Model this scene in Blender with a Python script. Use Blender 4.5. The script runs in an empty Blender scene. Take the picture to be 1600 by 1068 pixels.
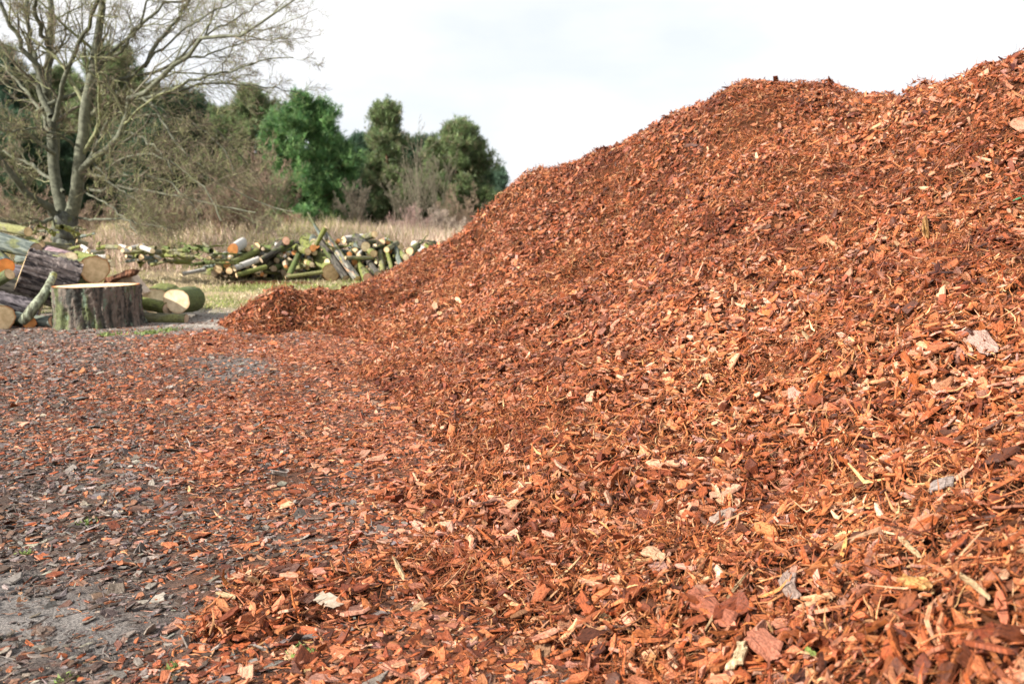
import bpy, math, random
import numpy as np
from mathutils import Vector, Matrix, Euler

# ------------------------------------------------------------ camera, sky, sun, exposure
scene = bpy.context.scene
C = scene.collection
FPX = 1300.0                       # focal length in pixels of the 1600-wide photograph
CAM = np.array([0.0, 0.0, 1.10])
HORIZON = 365.0
PITCH = math.atan((534 - HORIZON) / FPX)

cd = bpy.data.cameras.new('camera')
cam = bpy.data.objects.new('camera', cd)
C.objects.link(cam)
cam.location = CAM
cam.rotation_euler = (math.pi / 2 - PITCH, 0, 0)
cd.sensor_width = 36.0
cd.lens = 36.0 * FPX / 1600.0
cd.clip_start = 0.05
cd.clip_end = 2000
cd.dof.use_dof = True
cd.dof.focus_distance = 3.3
cd.dof.aperture_fstop = 3.8
scene.camera = cam

SUN_EL, SUN_V = math.radians(32), (-0.86, -0.51)     # horizontal direction towards the sun
world = bpy.data.worlds.new('World')
scene.world = world
world.use_nodes = True
wn, wl = world.node_tree.nodes, world.node_tree.links
wn.clear()
w_out = wn.new('ShaderNodeOutputWorld')
w_bg = wn.new('ShaderNodeBackground')
w_bg.inputs['Strength'].default_value = 0.10
sky = wn.new('ShaderNodeTexSky')
sky.sky_type = 'NISHITA'
sky.sun_disc = False
sky.sun_elevation = SUN_EL
sky.sun_rotation = math.atan2(SUN_V[0], SUN_V[1])
sky.air_density = 1.0
sky.dust_density = 2.0
tc = wn.new('ShaderNodeTexCoord')
mp = wn.new('ShaderNodeMapping')
mp.inputs['Scale'].default_value = (1.0, 1.0, 2.6)
mp.inputs['Location'].default_value = (0.35, 0.2, 0.1)
nz = wn.new('ShaderNodeTexNoise')
nz.inputs['Scale'].default_value = 2.3
nz.inputs['Detail'].default_value = 6
nz.inputs['Roughness'].default_value = 0.5
rp = wn.new('ShaderNodeValToRGB')
rp.color_ramp.elements[0].position = 0.38
rp.color_ramp.elements[0].color = (0, 0, 0, 1)
rp.color_ramp.elements[1].position = 0.60
rp.color_ramp.elements[1].color = (1, 1, 1, 1)
mul = wn.new('ShaderNodeMath'); mul.operation = 'MULTIPLY_ADD'
mul.inputs[1].default_value = 1.0
mul.inputs[2].default_value = 0.0
mx = wn.new('ShaderNodeMixRGB')
mx.inputs['Color2'].default_value = (4.95, 4.95, 5.0, 1)       # sunlit cloud
wl.new(tc.outputs['Generated'], mp.inputs['Vector'])
wl.new(mp.outputs['Vector'], nz.inputs['Vector'])
wl.new(nz.outputs['Fac'], rp.inputs['Fac'])
wl.new(rp.outputs['Color'], mul.inputs[0])
wl.new(mul.outputs['Value'], mx.inputs['Fac'])
veil = wn.new('ShaderNodeMixRGB')                             # thin high veil over the blue
veil.inputs['Fac'].default_value = 0.93
veil.inputs['Color2'].default_value = (4.1, 4.3, 4.55, 1)
wl.new(sky.outputs['Color'], veil.inputs['Color1'])
wl.new(veil.outputs['Color'], mx.inputs['Color1'])
wl.new(mx.outputs['Color'], w_bg.inputs['Color'])
wl.new(w_bg.outputs['Background'], w_out.inputs['Surface'])

sd = bpy.data.lights.new('sun', 'SUN')
sd.energy = 5.0
sd.angle = math.radians(0.6)
sd.color = (1.0, 0.94, 0.85)
sun = bpy.data.objects.new('sun', sd)
C.objects.link(sun)
h = math.hypot(*SUN_V)
sdir = Vector((SUN_V[0] / h * math.cos(SUN_EL), SUN_V[1] / h * math.cos(SUN_EL), math.sin(SUN_EL)))
sun.rotation_euler = sdir.to_track_quat('Z', 'Y').to_euler()
sun.location = (0, 0, 30)

scene.view_settings.view_transform = 'Standard'
scene.view_settings.look = 'None'
scene.view_settings.exposure = 1.2
scene.view_settings.gamma = 1
scene.view_settings.use_curve_mapping = False
scene.render.engine = 'CYCLES'
scene.cycles.max_bounces = 5
scene.cycles.diffuse_bounces = 3
scene.cycles.glossy_bounces = 2

# ------------------------------------------------------------ helpers
rng = np.random.default_rng(7)
R = random.Random(11)
cp, sp_ = math.cos(PITCH), math.sin(PITCH)


def ray(px, py):
    a = (np.asarray(px, float) - 800) / FPX
    b = -(np.asarray(py, float) - 534) / FPX
    # camera axes: x right, up = (0, sin, cos), forward = (0, cos, -sin)
    return np.stack([a, cp + b * sp_, -sp_ + b * cp], -1)


def P(px, py, Y):
    """world point seen at pixel (px, py) of the photograph at distance Y in front of the camera"""
    d = ray(px, py)
    return CAM + d * (np.asarray(Y, float) / d[..., 1])[..., None]


def G(px, py):
    """point of the flat ground seen at that pixel"""
    d = ray(px, py)
    return CAM + d * (-CAM[2] / d[..., 2])[..., None]


def norm(v):
    return v / np.maximum(np.linalg.norm(v, axis=-1, keepdims=True), 1e-9)


def hash2(ix, iy, seed):
    n = (ix.astype(np.int64) * 374761393 + iy.astype(np.int64) * 668265263 + seed * 1442695041) & 0xffffffff
    n = ((n ^ (n >> 13)) * 1274126177) & 0xffffffff
    n = (n ^ (n >> 16)) & 0xffffffff
    return n / 4294967295.0


def vnoise(x, y, seed=0):
    ix, iy = np.floor(x), np.floor(y)
    fx, fy = x - ix, y - iy
    fx = fx * fx * (3 - 2 * fx); fy = fy * fy * (3 - 2 * fy)
    a = hash2(ix, iy, seed); b = hash2(ix + 1, iy, seed)
    c = hash2(ix, iy + 1, seed); d = hash2(ix + 1, iy + 1, seed)
    return (a * (1 - fx) + b * fx) * (1 - fy) + (c * (1 - fx) + d * fx) * fy - 0.5


def fbm(x, y, seed=0, octs=4):
    s, a = 0, 1.0
    for k in range(octs):
        s = s + a * vnoise(x * 2 ** k + 17.3 * k, y * 2 ** k - 9.1 * k, seed + k)
        a *= 0.5
    return s


def sstep(a, b, x):
    t = np.clip((x - a) / (b - a), 0, 1)
    return t * t * (3 - 2 * t)


def tag(o, label=None, cat=None, group=None, kind=None):
    if label: o['label'] = label
    if cat: o['category'] = cat
    if group: o['group'] = group
    if kind: o['kind'] = kind
    return o


def empty(name, loc=(0, 0, 0), label=None, cat=None, group=None, rot=None):
    o = bpy.data.objects.new(name, None)
    C.objects.link(o)
    o.location = loc
    o.empty_display_size = 0.1
    if rot is not None: o.rotation_euler = rot
    return tag(o, label, cat, group)


def mesh_np(name, verts, face_groups, mats, parent=None, smooth=False, mat_idx=None, col=None, gc=None):
    """verts (N,3); face_groups a list of (M,k) index arrays; col (N,3) point colours"""
    me = bpy.data.meshes.new(name)
    verts = np.ascontiguousarray(verts, dtype=np.float32)
    face_groups = [np.asarray(f) for f in face_groups if len(f)]
    loops = np.concatenate([f.ravel() for f in face_groups]).astype(np.int32)
    tot = np.concatenate([np.full(len(f), f.shape[1], np.int32) for f in face_groups])
    start = np.concatenate([[0], np.cumsum(tot)[:-1]]).astype(np.int32)
    me.vertices.add(len(verts)); me.vertices.foreach_set('co', verts.ravel())
    me.loops.add(len(loops)); me.loops.foreach_set('vertex_index', loops)
    me.polygons.add(len(tot)); me.polygons.foreach_set('loop_start', start)
    me.polygons.foreach_set('use_smooth', np.full(len(tot), bool(smooth)))
    for m in (mats if isinstance(mats, (list, tuple)) else [mats]):
        me.materials.append(m)
    if mat_idx is not None:
        me.polygons.foreach_set('material_index', np.asarray(mat_idx, np.int32))
    if col is not None:
        at = me.color_attributes.new('col', 'FLOAT_COLOR', 'POINT')
        c4 = np.ones((len(verts), 4), np.float32); c4[:, :3] = col
        at.data.foreach_set('color', c4.ravel())
    if gc is not None:
        at = me.attributes.new('grain', 'FLOAT_VECTOR', 'POINT')
        at.data.foreach_set('vector', np.ascontiguousarray(gc, dtype=np.float32).ravel())
    me.update(calc_edges=True)
    o = bpy.data.objects.new(name, me)
    C.objects.link(o)
    if parent is not None: o.parent = parent
    return o


# ------------------------------------------------------------ materials
def new_mat(name, rough=0.8, spec=0.3):
    m = bpy.data.materials.new(name)
    m.use_nodes = True
    b = m.node_tree.nodes['Principled BSDF']
    b.inputs['Roughness'].default_value = rough
    b.inputs['Specular IOR Level'].default_value = spec
    return m, m.node_tree.nodes, m.node_tree.links, b


def noise_node(N, L, coord, scale, detail=4, vec_scale=None, rough=0.6):
    n = N.new('ShaderNodeTexNoise')
    n.inputs['Scale'].default_value = scale
    n.inputs['Detail'].default_value = detail
    n.inputs['Roughness'].default_value = rough
    if vec_scale:
        mpn = N.new('ShaderNodeMapping')
        mpn.inputs['Scale'].default_value = vec_scale
        L.new(coord, mpn.inputs['Vector']); L.new(mpn.outputs['Vector'], n.inputs['Vector'])
    else:
        L.new(coord, n.inputs['Vector'])
    return n


def ramp(N, L, src, stops):
    r = N.new('ShaderNodeValToRGB')
    el = r.color_ramp.elements
    while len(el) < len(stops): el.new(0.5)
    for e, (p, c) in zip(el, stops):
        e.position = p; e.color = (*c, 1) if len(c) == 3 else c
    L.new(src, r.inputs['Fac'])
    return r


def mat_attr(name, rough=0.75, spec=0.3, nscale=160, lo=0.62, hi=1.3, bump=0.25, bdist=0.001, trans=0.0, vec_scale=None):
    m, N, L, b = new_mat(name, rough, spec)
    at = N.new('ShaderNodeAttribute'); at.attribute_name = 'col'
    t = N.new('ShaderNodeTexCoord')
    n = noise_node(N, L, t.outputs['Object'], nscale, 3, vec_scale)
    r = ramp(N, L, n.outputs['Fac'], [(0.3, (lo,) * 3), (0.7, (hi,) * 3)])
    mm = N.new('ShaderNodeMixRGB'); mm.blend_type = 'MULTIPLY'; mm.inputs['Fac'].default_value = 1
    L.new(at.outputs['Color'], mm.inputs['Color1']); L.new(r.outputs['Color'], mm.inputs['Color2'])
    L.new(mm.outputs['Color'], b.inputs['Base Color'])
    if bump:
        bp = N.new('ShaderNodeBump'); bp.inputs['Strength'].default_value = bump; bp.inputs['Distance'].default_value = bdist
        L.new(n.outputs['Fac'], bp.inputs['Height']); L.new(bp.outputs['Normal'], b.inputs['Normal'])
    if trans:
        tr = N.new('ShaderNodeBsdfTranslucent'); ms = N.new('ShaderNodeMixShader')
        ms.inputs['Fac'].default_value = trans
        L.new(mm.outputs['Color'], tr.inputs['Color'])
        L.new(b.outputs['BSDF'], ms.inputs[1]); L.new(tr.outputs['BSDF'], ms.inputs[2])
        L.new(ms.outputs['Shader'], N['Material Output'].inputs['Surface'])
    return m


def mat_chip():
    m, N, L, b = new_mat('bark_chip', 0.55, 0.30)
    at = N.new('ShaderNodeAttribute'); at.attribute_name = 'col'
    gr = N.new('ShaderNodeAttribute'); gr.attribute_name = 'grain'
    n1 = noise_node(N, L, gr.outputs['Vector'], 1, 4, (45, 420, 40), .6)       # streaks along each chip
    n2 = noise_node(N, L, gr.outputs['Vector'], 1, 3, (130, 150, 30), .6)      # flaky plates
    r1 = ramp(N, L, n1.outputs['Fac'], [(0.32, (0.50, 0.46, 0.42)), (0.5, (.95, .95, .95)), (0.7, (1.30, 1.32, 1.36))])
    r2 = ramp(N, L, n2.outputs['Fac'], [(0.38, (0.62, 0.58, 0.56)), (0.52, (1.06, 1.06, 1.06))])
    m1 = N.new('ShaderNodeMixRGB'); m1.blend_type = 'MULTIPLY'; m1.inputs['Fac'].default_value = 1
    m2 = N.new('ShaderNodeMixRGB'); m2.blend_type = 'MULTIPLY'; m2.inputs['Fac'].default_value = 1
    L.new(at.outputs['Color'], m1.inputs['Color1']); L.new(r1.outputs['Color'], m1.inputs['Color2'])
    L.new(m1.outputs['Color'], m2.inputs['Color1']); L.new(r2.outputs['Color'], m2.inputs['Color2'])
    L.new(m2.outputs['Color'], b.inputs['Base Color'])
    ad = N.new('ShaderNodeMath'); ad.operation = 'ADD'
    L.new(n1.outputs['Fac'], ad.inputs[0]); L.new(n2.outputs['Fac'], ad.inputs[1])
    bp = N.new('ShaderNodeBump'); bp.inputs['Strength'].default_value = 0.8; bp.inputs['Distance'].default_value = 0.002
    L.new(ad.outputs['Value'], bp.inputs['Height']); L.new(bp.outputs['Normal'], b.inputs['Normal'])
    return m


M_CHIP = mat_chip()
M_NEEDLE = mat_attr('pine_needles', 0.45, 0.4, 1.2, 0.75, 1.25, 0, trans=0.35)
M_GRASS = mat_attr('grass_blades', 0.7, 0.2, 3, 0.75, 1.25, 0, trans=0.25)
M_TWIG = mat_attr('branch_bark', 0.85, 0.2, 9, 0.55, 1.4, 0.4, 0.01)
M_CORE = mat_attr('mulch_core', 0.9, 0.1, 60, 0.5, 1.3, 0.6, 0.01)
M_GROUND = None


def mat_ground():
    m, N, L, b = new_mat('soil', 0.85, 0.25)
    at = N.new('ShaderNodeAttribute'); at.attribute_name = 'col'
    t = N.new('ShaderNodeTexCoord')
    n1 = noise_node(N, L, t.outputs['Object'], 14, 6)
    n2 = noise_node(N, L, t.outputs['Object'], 120, 4)
    r1 = ramp(N, L, n1.outputs['Fac'], [(0.3, (0.62, 0.6, 0.58)), (0.7, (1.3, 1.28, 1.25))])
    r2 = ramp(N, L, n2.outputs['Fac'], [(0.35, (0.55, 0.55, 0.55)), (0.68, (1.4, 1.38, 1.36))])
    m1 = N.new('ShaderNodeMixRGB'); m1.blend_type = 'MULTIPLY'; m1.inputs['Fac'].default_value = 1
    m2 = N.new('ShaderNodeMixRGB'); m2.blend_type = 'MULTIPLY'; m2.inputs['Fac'].default_value = 1
    L.new(at.outputs['Color'], m1.inputs['Color1']); L.new(r1.outputs['Color'], m1.inputs['Color2'])
    L.new(m1.outputs['Color'], m2.inputs['Color1']); L.new(r2.outputs['Color'], m2.inputs['Color2'])
    L.new(m2.outputs['Color'], b.inputs['Base Color'])
    rr = ramp(N, L, n1.outputs['Fac'], [(0.35, (0.5,) * 3), (0.6, (0.95,) * 3)])
    L.new(rr.outputs['Color'], b.inputs['Roughness'])
    add = N.new('ShaderNodeMath'); add.operation = 'MULTIPLY_ADD'; add.inputs[1].default_value = 0.4
    L.new(n2.outputs['Fac'], add.inputs[0]); L.new(n1.outputs['Fac'], add.inputs[2])
    bp = N.new('ShaderNodeBump'); bp.inputs['Strength'].default_value = 0.9; bp.inputs['Distance'].default_value = 0.02
    L.new(add.outputs['Value'], bp.inputs['Height']); L.new(bp.outputs['Normal'], b.inputs['Normal'])
    return m


def mat_bark(name, dark, light, moss=None, moss_amt=0.5, lichen=None, scale=1.0, bump=0.8, birch=False):
    """bark whose furrows run along the log's own Z axis"""
    m, N, L, b = new_mat(name, 0.85, 0.25)
    t = N.new('ShaderNodeTexCoord')
    oi = N.new('ShaderNodeObjectInfo')
    off = N.new('ShaderNodeVectorMath'); off.operation = 'MULTIPLY_ADD'
    off.inputs[1].default_value = (17, 23, 31)
    cmb = N.new('ShaderNodeCombineXYZ')
    for k in range(3): L.new(oi.outputs['Random'], cmb.inputs[k])
    L.new(cmb.outputs['Vector'], off.inputs[0]); L.new(t.outputs['Object'], off.inputs[2])
    co = off.outputs['Vector']
    vs = (3, 3, 22) if birch else (22 * scale, 22 * scale, 4 * scale)
    n1 = noise_node(N, L, co, 1.0, 6, vs, 0.65)
    if birch:
        r1 = ramp(N, L, n1.outputs['Fac'], [(0.36, dark), (0.43, light), (0.8, light)])
    else:
        r1 = ramp(N, L, n1.outputs['Fac'], [(0.42, dark), (0.58, light)])
    out = r1.outputs['Color']
    if moss:
        n2 = noise_node(N, L, co, 3.2, 5, (1.5, 1.5, 0.5))
        r2 = ramp(N, L, n2.outputs['Fac'], [(0.62 - moss_amt * 0.3, (0, 0, 0)), (0.70 - moss_amt * 0.3, (1, 1, 1))])
        mm = N.new('ShaderNodeMixRGB'); mm.inputs['Color2'].default_value = (*moss, 1)
        n4 = noise_node(N, L, co, 30, 3)
        r4 = ramp(N, L, n4.outputs['Fac'], [(0.3, tuple(c * 0.5 for c in moss)), (0.7, tuple(c * 1.3 for c in moss))])
        L.new(r4.outputs['Color'], mm.inputs['Color2'])
        L.new(r2.outputs['Color'], mm.inputs['Fac']); L.new(out, mm.inputs['Color1'])
        out = mm.outputs['Color']
    if lichen:
        n3 = noise_node(N, L, co, 9, 5, (1.6, 1.6, .45), .7)
        r3 = ramp(N, L, n3.outputs['Fac'], [(0.58, (0, 0, 0)), (0.64, (1, 1, 1))])
        m3 = N.new('ShaderNodeMixRGB'); m3.inputs['Color2'].default_value = (*lichen, 1)
        L.new(r3.outputs['Color'], m3.inputs['Fac']); L.new(out, m3.inputs['Color1'])
        out = m3.outputs['Color']
    L.new(out, b.inputs['Base Color'])
    bp = N.new('ShaderNodeBump'); bp.inputs['Strength'].default_value = bump; bp.inputs['Distance'].default_value = 0.02
    L.new(n1.outputs['Fac'], bp.inputs['Height']); L.new(bp.outputs['Normal'], b.inputs['Normal'])
    return m


def mat_cut(name, base, dark, edge):
    """sawn end grain: rings round the log's Z axis, fading to a darker rim"""
    m, N, L, b = new_mat(name, 0.7, 0.3)
    t = N.new('ShaderNodeTexCoord')
    at = N.new('ShaderNodeAttribute'); at.attribute_name = 'col'     # r: 0 centre .. 1 rim
    n0 = noise_node(N, L, t.outputs['Object'], 5, 4)
    sep = N.new('ShaderNodeSeparateColor'); L.new(at.outputs['Color'], sep.inputs['Color'])
    k = N.new('ShaderNodeMath'); k.operation = 'MULTIPLY_ADD'; k.inputs[1].default_value = 0.12
    L.new(n0.outputs['Fac'], k.inputs[0]); L.new(sep.outputs['Red'], k.inputs[2])
    s = N.new('ShaderNodeMath'); s.operation = 'MULTIPLY'; s.inputs[1].default_value = 75
    L.new(k.outputs['Value'], s.inputs[0])
    sn = N.new('ShaderNodeMath'); sn.operation = 'SINE'; L.new(s.outputs['Value'], sn.inputs[0])
    sc = N.new('ShaderNodeMath'); sc.operation = 'MULTIPLY_ADD'; sc.inputs[1].default_value = 0.5; sc.inputs[2].default_value = 0.5
    L.new(sn.outputs['Value'], sc.inputs[0])
    r1 = ramp(N, L, sc.outputs['Value'], [(0.0, dark), (0.8, base)])
    n2 = noise_node(N, L, t.outputs['Object'], 11, 5)
    r2 = ramp(N, L, n2.outputs['Fac'], [(0.35, (0.72, 0.68, 0.6)), (0.6, (1.05, 1.05, 1.05))])
    mm = N.new('ShaderNodeMixRGB'); mm.blend_type = 'MULTIPLY'; mm.inputs['Fac'].default_value = 1
    L.new(r1.outputs['Color'], mm.inputs['Color1']); L.new(r2.outputs['Color'], mm.inputs['Color2'])
    re = ramp(N, L, sep.outputs['Red'], [(0.86, (0, 0, 0)), (0.97, (1, 1, 1))])
    m2 = N.new('ShaderNodeMixRGB'); m2.inputs['Color2'].default_value = (*edge, 1)
    L.new(re.outputs['Color'], m2.inputs['Fac']); L.new(mm.outputs['Color'], m2.inputs['Color1'])
    L.new(m2.outputs['Color'], b.inputs['Base Color'])
    return m


BARK = {
    'teal': mat_bark('grey_green_bark', (0.05, 0.065, 0.06), (0.16, 0.18, 0.155), (0.12, 0.13, 0.055), 0.25),
    'furrow': mat_bark('furrowed_bark', (0.03, 0.025, 0.027), (0.30, 0.25, 0.23), None, lichen=(0.22, 0.18, 0.17), scale=0.6, bump=1.0),
    'purple': mat_bark('dark_bark', (0.03, 0.025, 0.03), (0.22, 0.19, 0.2), None, bump=0.9),
    'moss': mat_bark('mossy_bark', (0.04, 0.04, 0.02), (0.20, 0.19, 0.10), (0.16, 0.175, 0.05), 0.8),
    'green': mat_bark('green_mossy_bark', (0.03, 0.04, 0.02), (0.12, 0.13, 0.06), (0.10, 0.13, 0.04), 0.8),
    'olive': mat_bark('olive_bark', (0.06, 0.06, 0.035), (0.20, 0.185, 0.12), (0.19, 0.19, 0.075), 0.5),
    'dark': mat_bark('black_bark', (0.02, 0.018, 0.015), (0.10, 0.09, 0.075), (0.08, 0.1, 0.03), 0.3),
    'lichen': mat_bark('lichen_bark', (0.05, 0.05, 0.045), (0.25, 0.24, 0.2), (0.2, 0.2, 0.06), 0.3, lichen=(0.5, 0.24, 0.12)),
    'birch': mat_bark('birch_bark', (0.1, 0.09, 0.08), (0.46, 0.44, 0.41), None, birch=True, bump=0.3),
    'pink': mat_bark('pinkish_bark', (0.08, 0.05, 0.06), (0.26, 0.18, 0.19), None),
    'stump': mat_bark('stump_bark', (0.035, 0.035, 0.03), (0.17, 0.135, 0.11), (0.10, 0.115, 0.05), 0.35, lichen=(0.16, 0.21, 0.15), scale=0.8, bump=1.0),
    'brown': mat_bark('shaggy_brown_bark', (0.04, 0.015, 0.008), (0.22, 0.10, 0.055), None, bump=1.0),
    'trunk': mat_bark('trunk_bark', (0.05, 0.052, 0.045), (0.12, 0.125, 0.105), (0.12, 0.13, 0.06), 0.2, scale=0.35),
    'pine': mat_bark('pine_trunk_bark', (0.06, 0.03, 0.02), (0.26, 0.13, 0.08), None, scale=0.5),
}
CUT = {
    'pale': mat_cut('pale_end_grain', (0.80, 0.62, 0.38), (0.68, 0.50, 0.28), (0.42, 0.2, 0.08)),
    'orange': mat_cut('orange_end_grain', (0.55, 0.25, 0.09), (0.45, 0.18, 0.05), (0.45, 0.14, 0.04)),
    'white': mat_cut('white_end_grain', (0.86, 0.72, 0.50), (0.75, 0.60, 0.38), (0.55, 0.38, 0.22)),
    'pink': mat_cut('pink_end_grain', (0.76, 0.46, 0.32), (0.66, 0.36, 0.24), (0.4, 0.18, 0.1)),
    'stump': mat_cut('stump_end_grain', (0.86, 0.68, 0.44), (0.74, 0.55, 0.32), (0.5, 0.17, 0.05)),
    'grey': mat_cut('weathered_end_grain', (0.55, 0.44, 0.32), (0.42, 0.32, 0.22), (0.2, 0.14, 0.08)),
}

# ------------------------------------------------------------ terrain heights
def g_h(x, y):
    """height of the ground away from the heap"""
    rise = 0.55 * sstep(20.5, 27, y) + 0.55 * sstep(27, 46, y)
    bumps = 0.016 * fbm(x * 2.2, y * 2.2, 3) + 0.03 * fbm(x * .8, y * .8, 4, 2) + 0.05 * sstep(11, 20, y) * fbm(x * 0.5, y * 0.5, 5)
    far = 0.3 * sstep(24, 34, y) * fbm(x * 0.25, y * 0.25, 9)
    return rise + bumps + far


HP = [  # the heap's surface: pixel, pixel, distance
    (640, 425, 14.3), (700, 378, 13.2), (760, 325, 12.4), (800, 289, 11.8), (880, 263, 11.0), (960, 233, 10.5),
    (1040, 190, 10.0), (1100, 160, 9.6), (1160, 140, 9.2), (1240, 130, 9.0), (1330, 146, 8.8), (1385, 150, 8.6),
    (1405, 146, 7.4), (1500, 115, 6.7), (1600, 84, 6.1), (1700, 45, 5.6),
    (600, 434, 13.2), (560, 443, 12.0), (500, 459, 10.5), (430, 469, 10.0), (388, 484, 9.9),
    (900, 1040, 1.95), (900, 850, 2.6), (900, 700, 3.5), (900, 600, 4.6), (900, 500, 6.3), (900, 430, 7.8), (900, 350, 9.3), (900, 290, 10.3),
    (1050, 900, 2.22), (1050, 700, 3.25), (1050, 560, 4.5), (1050, 450, 6.0), (1050, 350, 7.7), (1050, 250, 9.1),
    (1200, 1040, 1.75), (1200, 850, 2.3), (1200, 700, 3.0), (1200, 600, 3.7), (1200, 500, 4.6), (1200, 400, 5.8), (1200, 300, 6.9), (1200, 200, 8.1),
    (1350, 900, 1.95), (1350, 700, 2.7), (1350, 500, 4.1), (1350, 350, 5.6), (1350, 250, 6.6), (1340, 190, 7.6),
    (1500, 1040, 1.45), (1500, 850, 1.85), (1500, 700, 2.4), (1500, 560, 3.1), (1500, 450, 3.8), (1500, 350, 4.6), (1500, 250, 5.4), (1500, 170, 6.1),
    (1700, 1000, 1.4), (1700, 700, 2.1), (1700, 450, 3.3), (1700, 250, 4.8), (1300, 1200, 1.3), (900, 1300, 1.35),
    (700, 700, 4.1), (700, 620, 5.15), (700, 550, 6.6), (700, 480, 8.7), (700, 430, 10.8),
    (800, 560, 5.7), (800, 470, 7.7), (800, 400, 9.5), (800, 340, 10.9), (760, 380, 11.6),
    (620, 480, 10.0), (560, 500, 9.6), (620, 540, 7.9), (480, 500, 9.6),
]
hp = P(np.array([a[0] for a in HP]), np.array([a[1] for a in HP]), np.array([a[2] for a in HP]))
behind = []
for (i, dist) in [(1, 3), (2, 3), (3, 3), (4, 3), (5, 3), (6, 3), (7, 3), (8, 3), (9, 3), (10, 3), (13, 3.2), (14, 3.2), (15, 3.2)]:
    q = hp[i]
    d = np.array([q[0] * 0.8 + 0.6, q[1], 0]); d /= np.linalg.norm(d)
    behind.append(q + d * dist * 0.35 - np.array([0, 0, 0.10]))
    behind.append(q + d * dist - np.array([0, 0, 0.62 * dist * 0.75]))
zero = [G(a, b) for a, b in [(500, 1060), (480, 960), (510, 850), (540, 780), (580, 710), (570, 650), (540, 610), (480, 570), (400, 540), (345, 512),
                              (300, 1060), (300, 850), (350, 700), (200, 600), (60, 520), (300, 490), (0, 900), (620, 1300), (-300, 700), (-200, 520)]]
zero += [np.array([-3.0, 11.2, 0]), np.array([-2.4, 12.6, 0]), np.array([-1.9, 15.0, 0]), np.array([-4.5, 12, 0]), np.array([-3.5, 15.5, 0]), np.array([-3, 18, 0]),
         np.array([1, 18.5, 0]), np.array([6, 18, 0]), np.array([11, 15, 0]), np.array([-7, 10, 0]), np.array([-7, 16, 0]),
         np.array([12, 10, 0.2]), np.array([9, 12, 0.2])]
ctrl = np.array(list(hp) + behind + list(zero))


def tps_fit(c, lam=0.004):
    n = len(c)
    d = np.linalg.norm(c[:, None, :2] - c[None, :, :2], axis=-1)
    K = np.where(d > 0, d * d * np.log(np.maximum(d, 1e-9)), 0) + lam * np.eye(n)
    Pm = np.concatenate([np.ones((n, 1)), c[:, :2]], 1)
    A = np.zeros((n + 3, n + 3)); A[:n, :n] = K; A[:n, n:] = Pm; A[n:, :n] = Pm.T
    b = np.zeros(n + 3); b[:n] = c[:, 2]
    return np.linalg.solve(A, b)


tw = tps_fit(ctrl)
GX0, GX1, GY0, GY1, GS = -6.5, 11.0, 0.6, 18.6, 0.035
gx = np.arange(GX0, GX1, GS); gy = np.arange(GY0, GY1, GS)
XX, YY = np.meshgrid(gx, gy)            # [iy, ix]
Z = np.full(XX.shape, tw[-3]) + tw[-2] * XX + tw[-1] * YY
for k in range(len(ctrl)):
    d2 = (XX - ctrl[k, 0]) ** 2 + (YY - ctrl[k, 1]) ** 2
    Z += tw[k] * 0.5 * d2 * np.log(np.maximum(d2, 1e-12))
body = sstep(0.03, 0.30, Z)
Z = np.where(Z < .05, Z - .06 * (1 - sstep(-.02, .05, Z)), Z)
Z -= .25 * sstep(10.8, 12.5, YY) * (1 - sstep(.08, .22, Z))
Z += body * (0.13 * fbm(XX * 1.1, YY * 1.1, 21, 3) + 0.10 * fbm(XX * 2.9, YY * 3.3, 33, 3) + 0.05 * fbm(XX * 7, YY * 7, 44, 2) + 0.02 * fbm(XX * 14, YY * 14, 46, 1))


def dent(px, py, Y, rx, ry, dz):
    global Z
    q = P(px, py, Y)
    Z = Z + dz * np.exp(-((XX - q[0]) / rx) ** 2 - ((YY - q[1]) / ry) ** 2)


for a in [(690, 508, 8.2, .35, .22, -.09), (665, 490, 8.6, .3, .25, .06), (1240, 400, 5.5, .2, .2, -.10), (1130, 415, 5.6, .2, .15, -.05),
          (1345, 190, 7.9, .45, .35, -.16), (640, 590, 6.1, .25, .15, -.03), (960, 640, 4.0, .15, .12, -.05), (1310, 175, 8.5, .35, .3, .03),
          (470, 505, 9.4, .3, .18, -.09), (400, 480, 9.9, .28, .2, .05), (1330, 860, 2.2, .15, .1, -.05), (1210, 830, 2.35, .1, .08, -.04),
          (860, 830, 2.7, .15, .1, -.03), (440, 468, 10.0, .2, .2, .07), (510, 460, 10.3, .22, .2, .07), (380, 486, 9.9, .14, .14, .03), (1100, 470, 5.2, .3, .2, .04), (1240, 130, 9.0, 1.1, .9, -.07), (1600, 84, 6.1, .9, .8, -.02), (880, 262, 11, 1, 1, -.04), (420, 980, 2.5, .22, .15, .07), (520, 1020, 2.3, .34, .25, .06), (350, 1060, 2.2, .18, .12, .07), (560, 920, 2.7, .25, .18, .04), (610, 790, 3.4, .25, .2, .04)]:
    dent(*a)
Z -= 0.012
NYg, NXg = Z.shape


def grid_at(A, x, y):
    fx = np.clip((x - GX0) / GS, 0, NXg - 1.001); fy = np.clip((y - GY0) / GS, 0, NYg - 1.001)
    ix = fx.astype(int); iy = fy.astype(int); fx = fx - ix; fy = fy - iy
    return (A[iy, ix] * (1 - fx) + A[iy, ix + 1] * fx) * (1 - fy) + (A[iy + 1, ix] * (1 - fx) + A[iy + 1, ix + 1] * fx) * fy


def inside(x, y):
    return (x > GX0 + .1) & (x < GX1 - .1) & (y > GY0 + .05) & (y < GY1 - .1)


def surf_h(x, y):
    x = np.asarray(x, float); y = np.asarray(y, float)
    return np.where(inside(x, y), np.maximum(grid_at(Z, x, y), g_h(x, y)), g_h(x, y))


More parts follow.
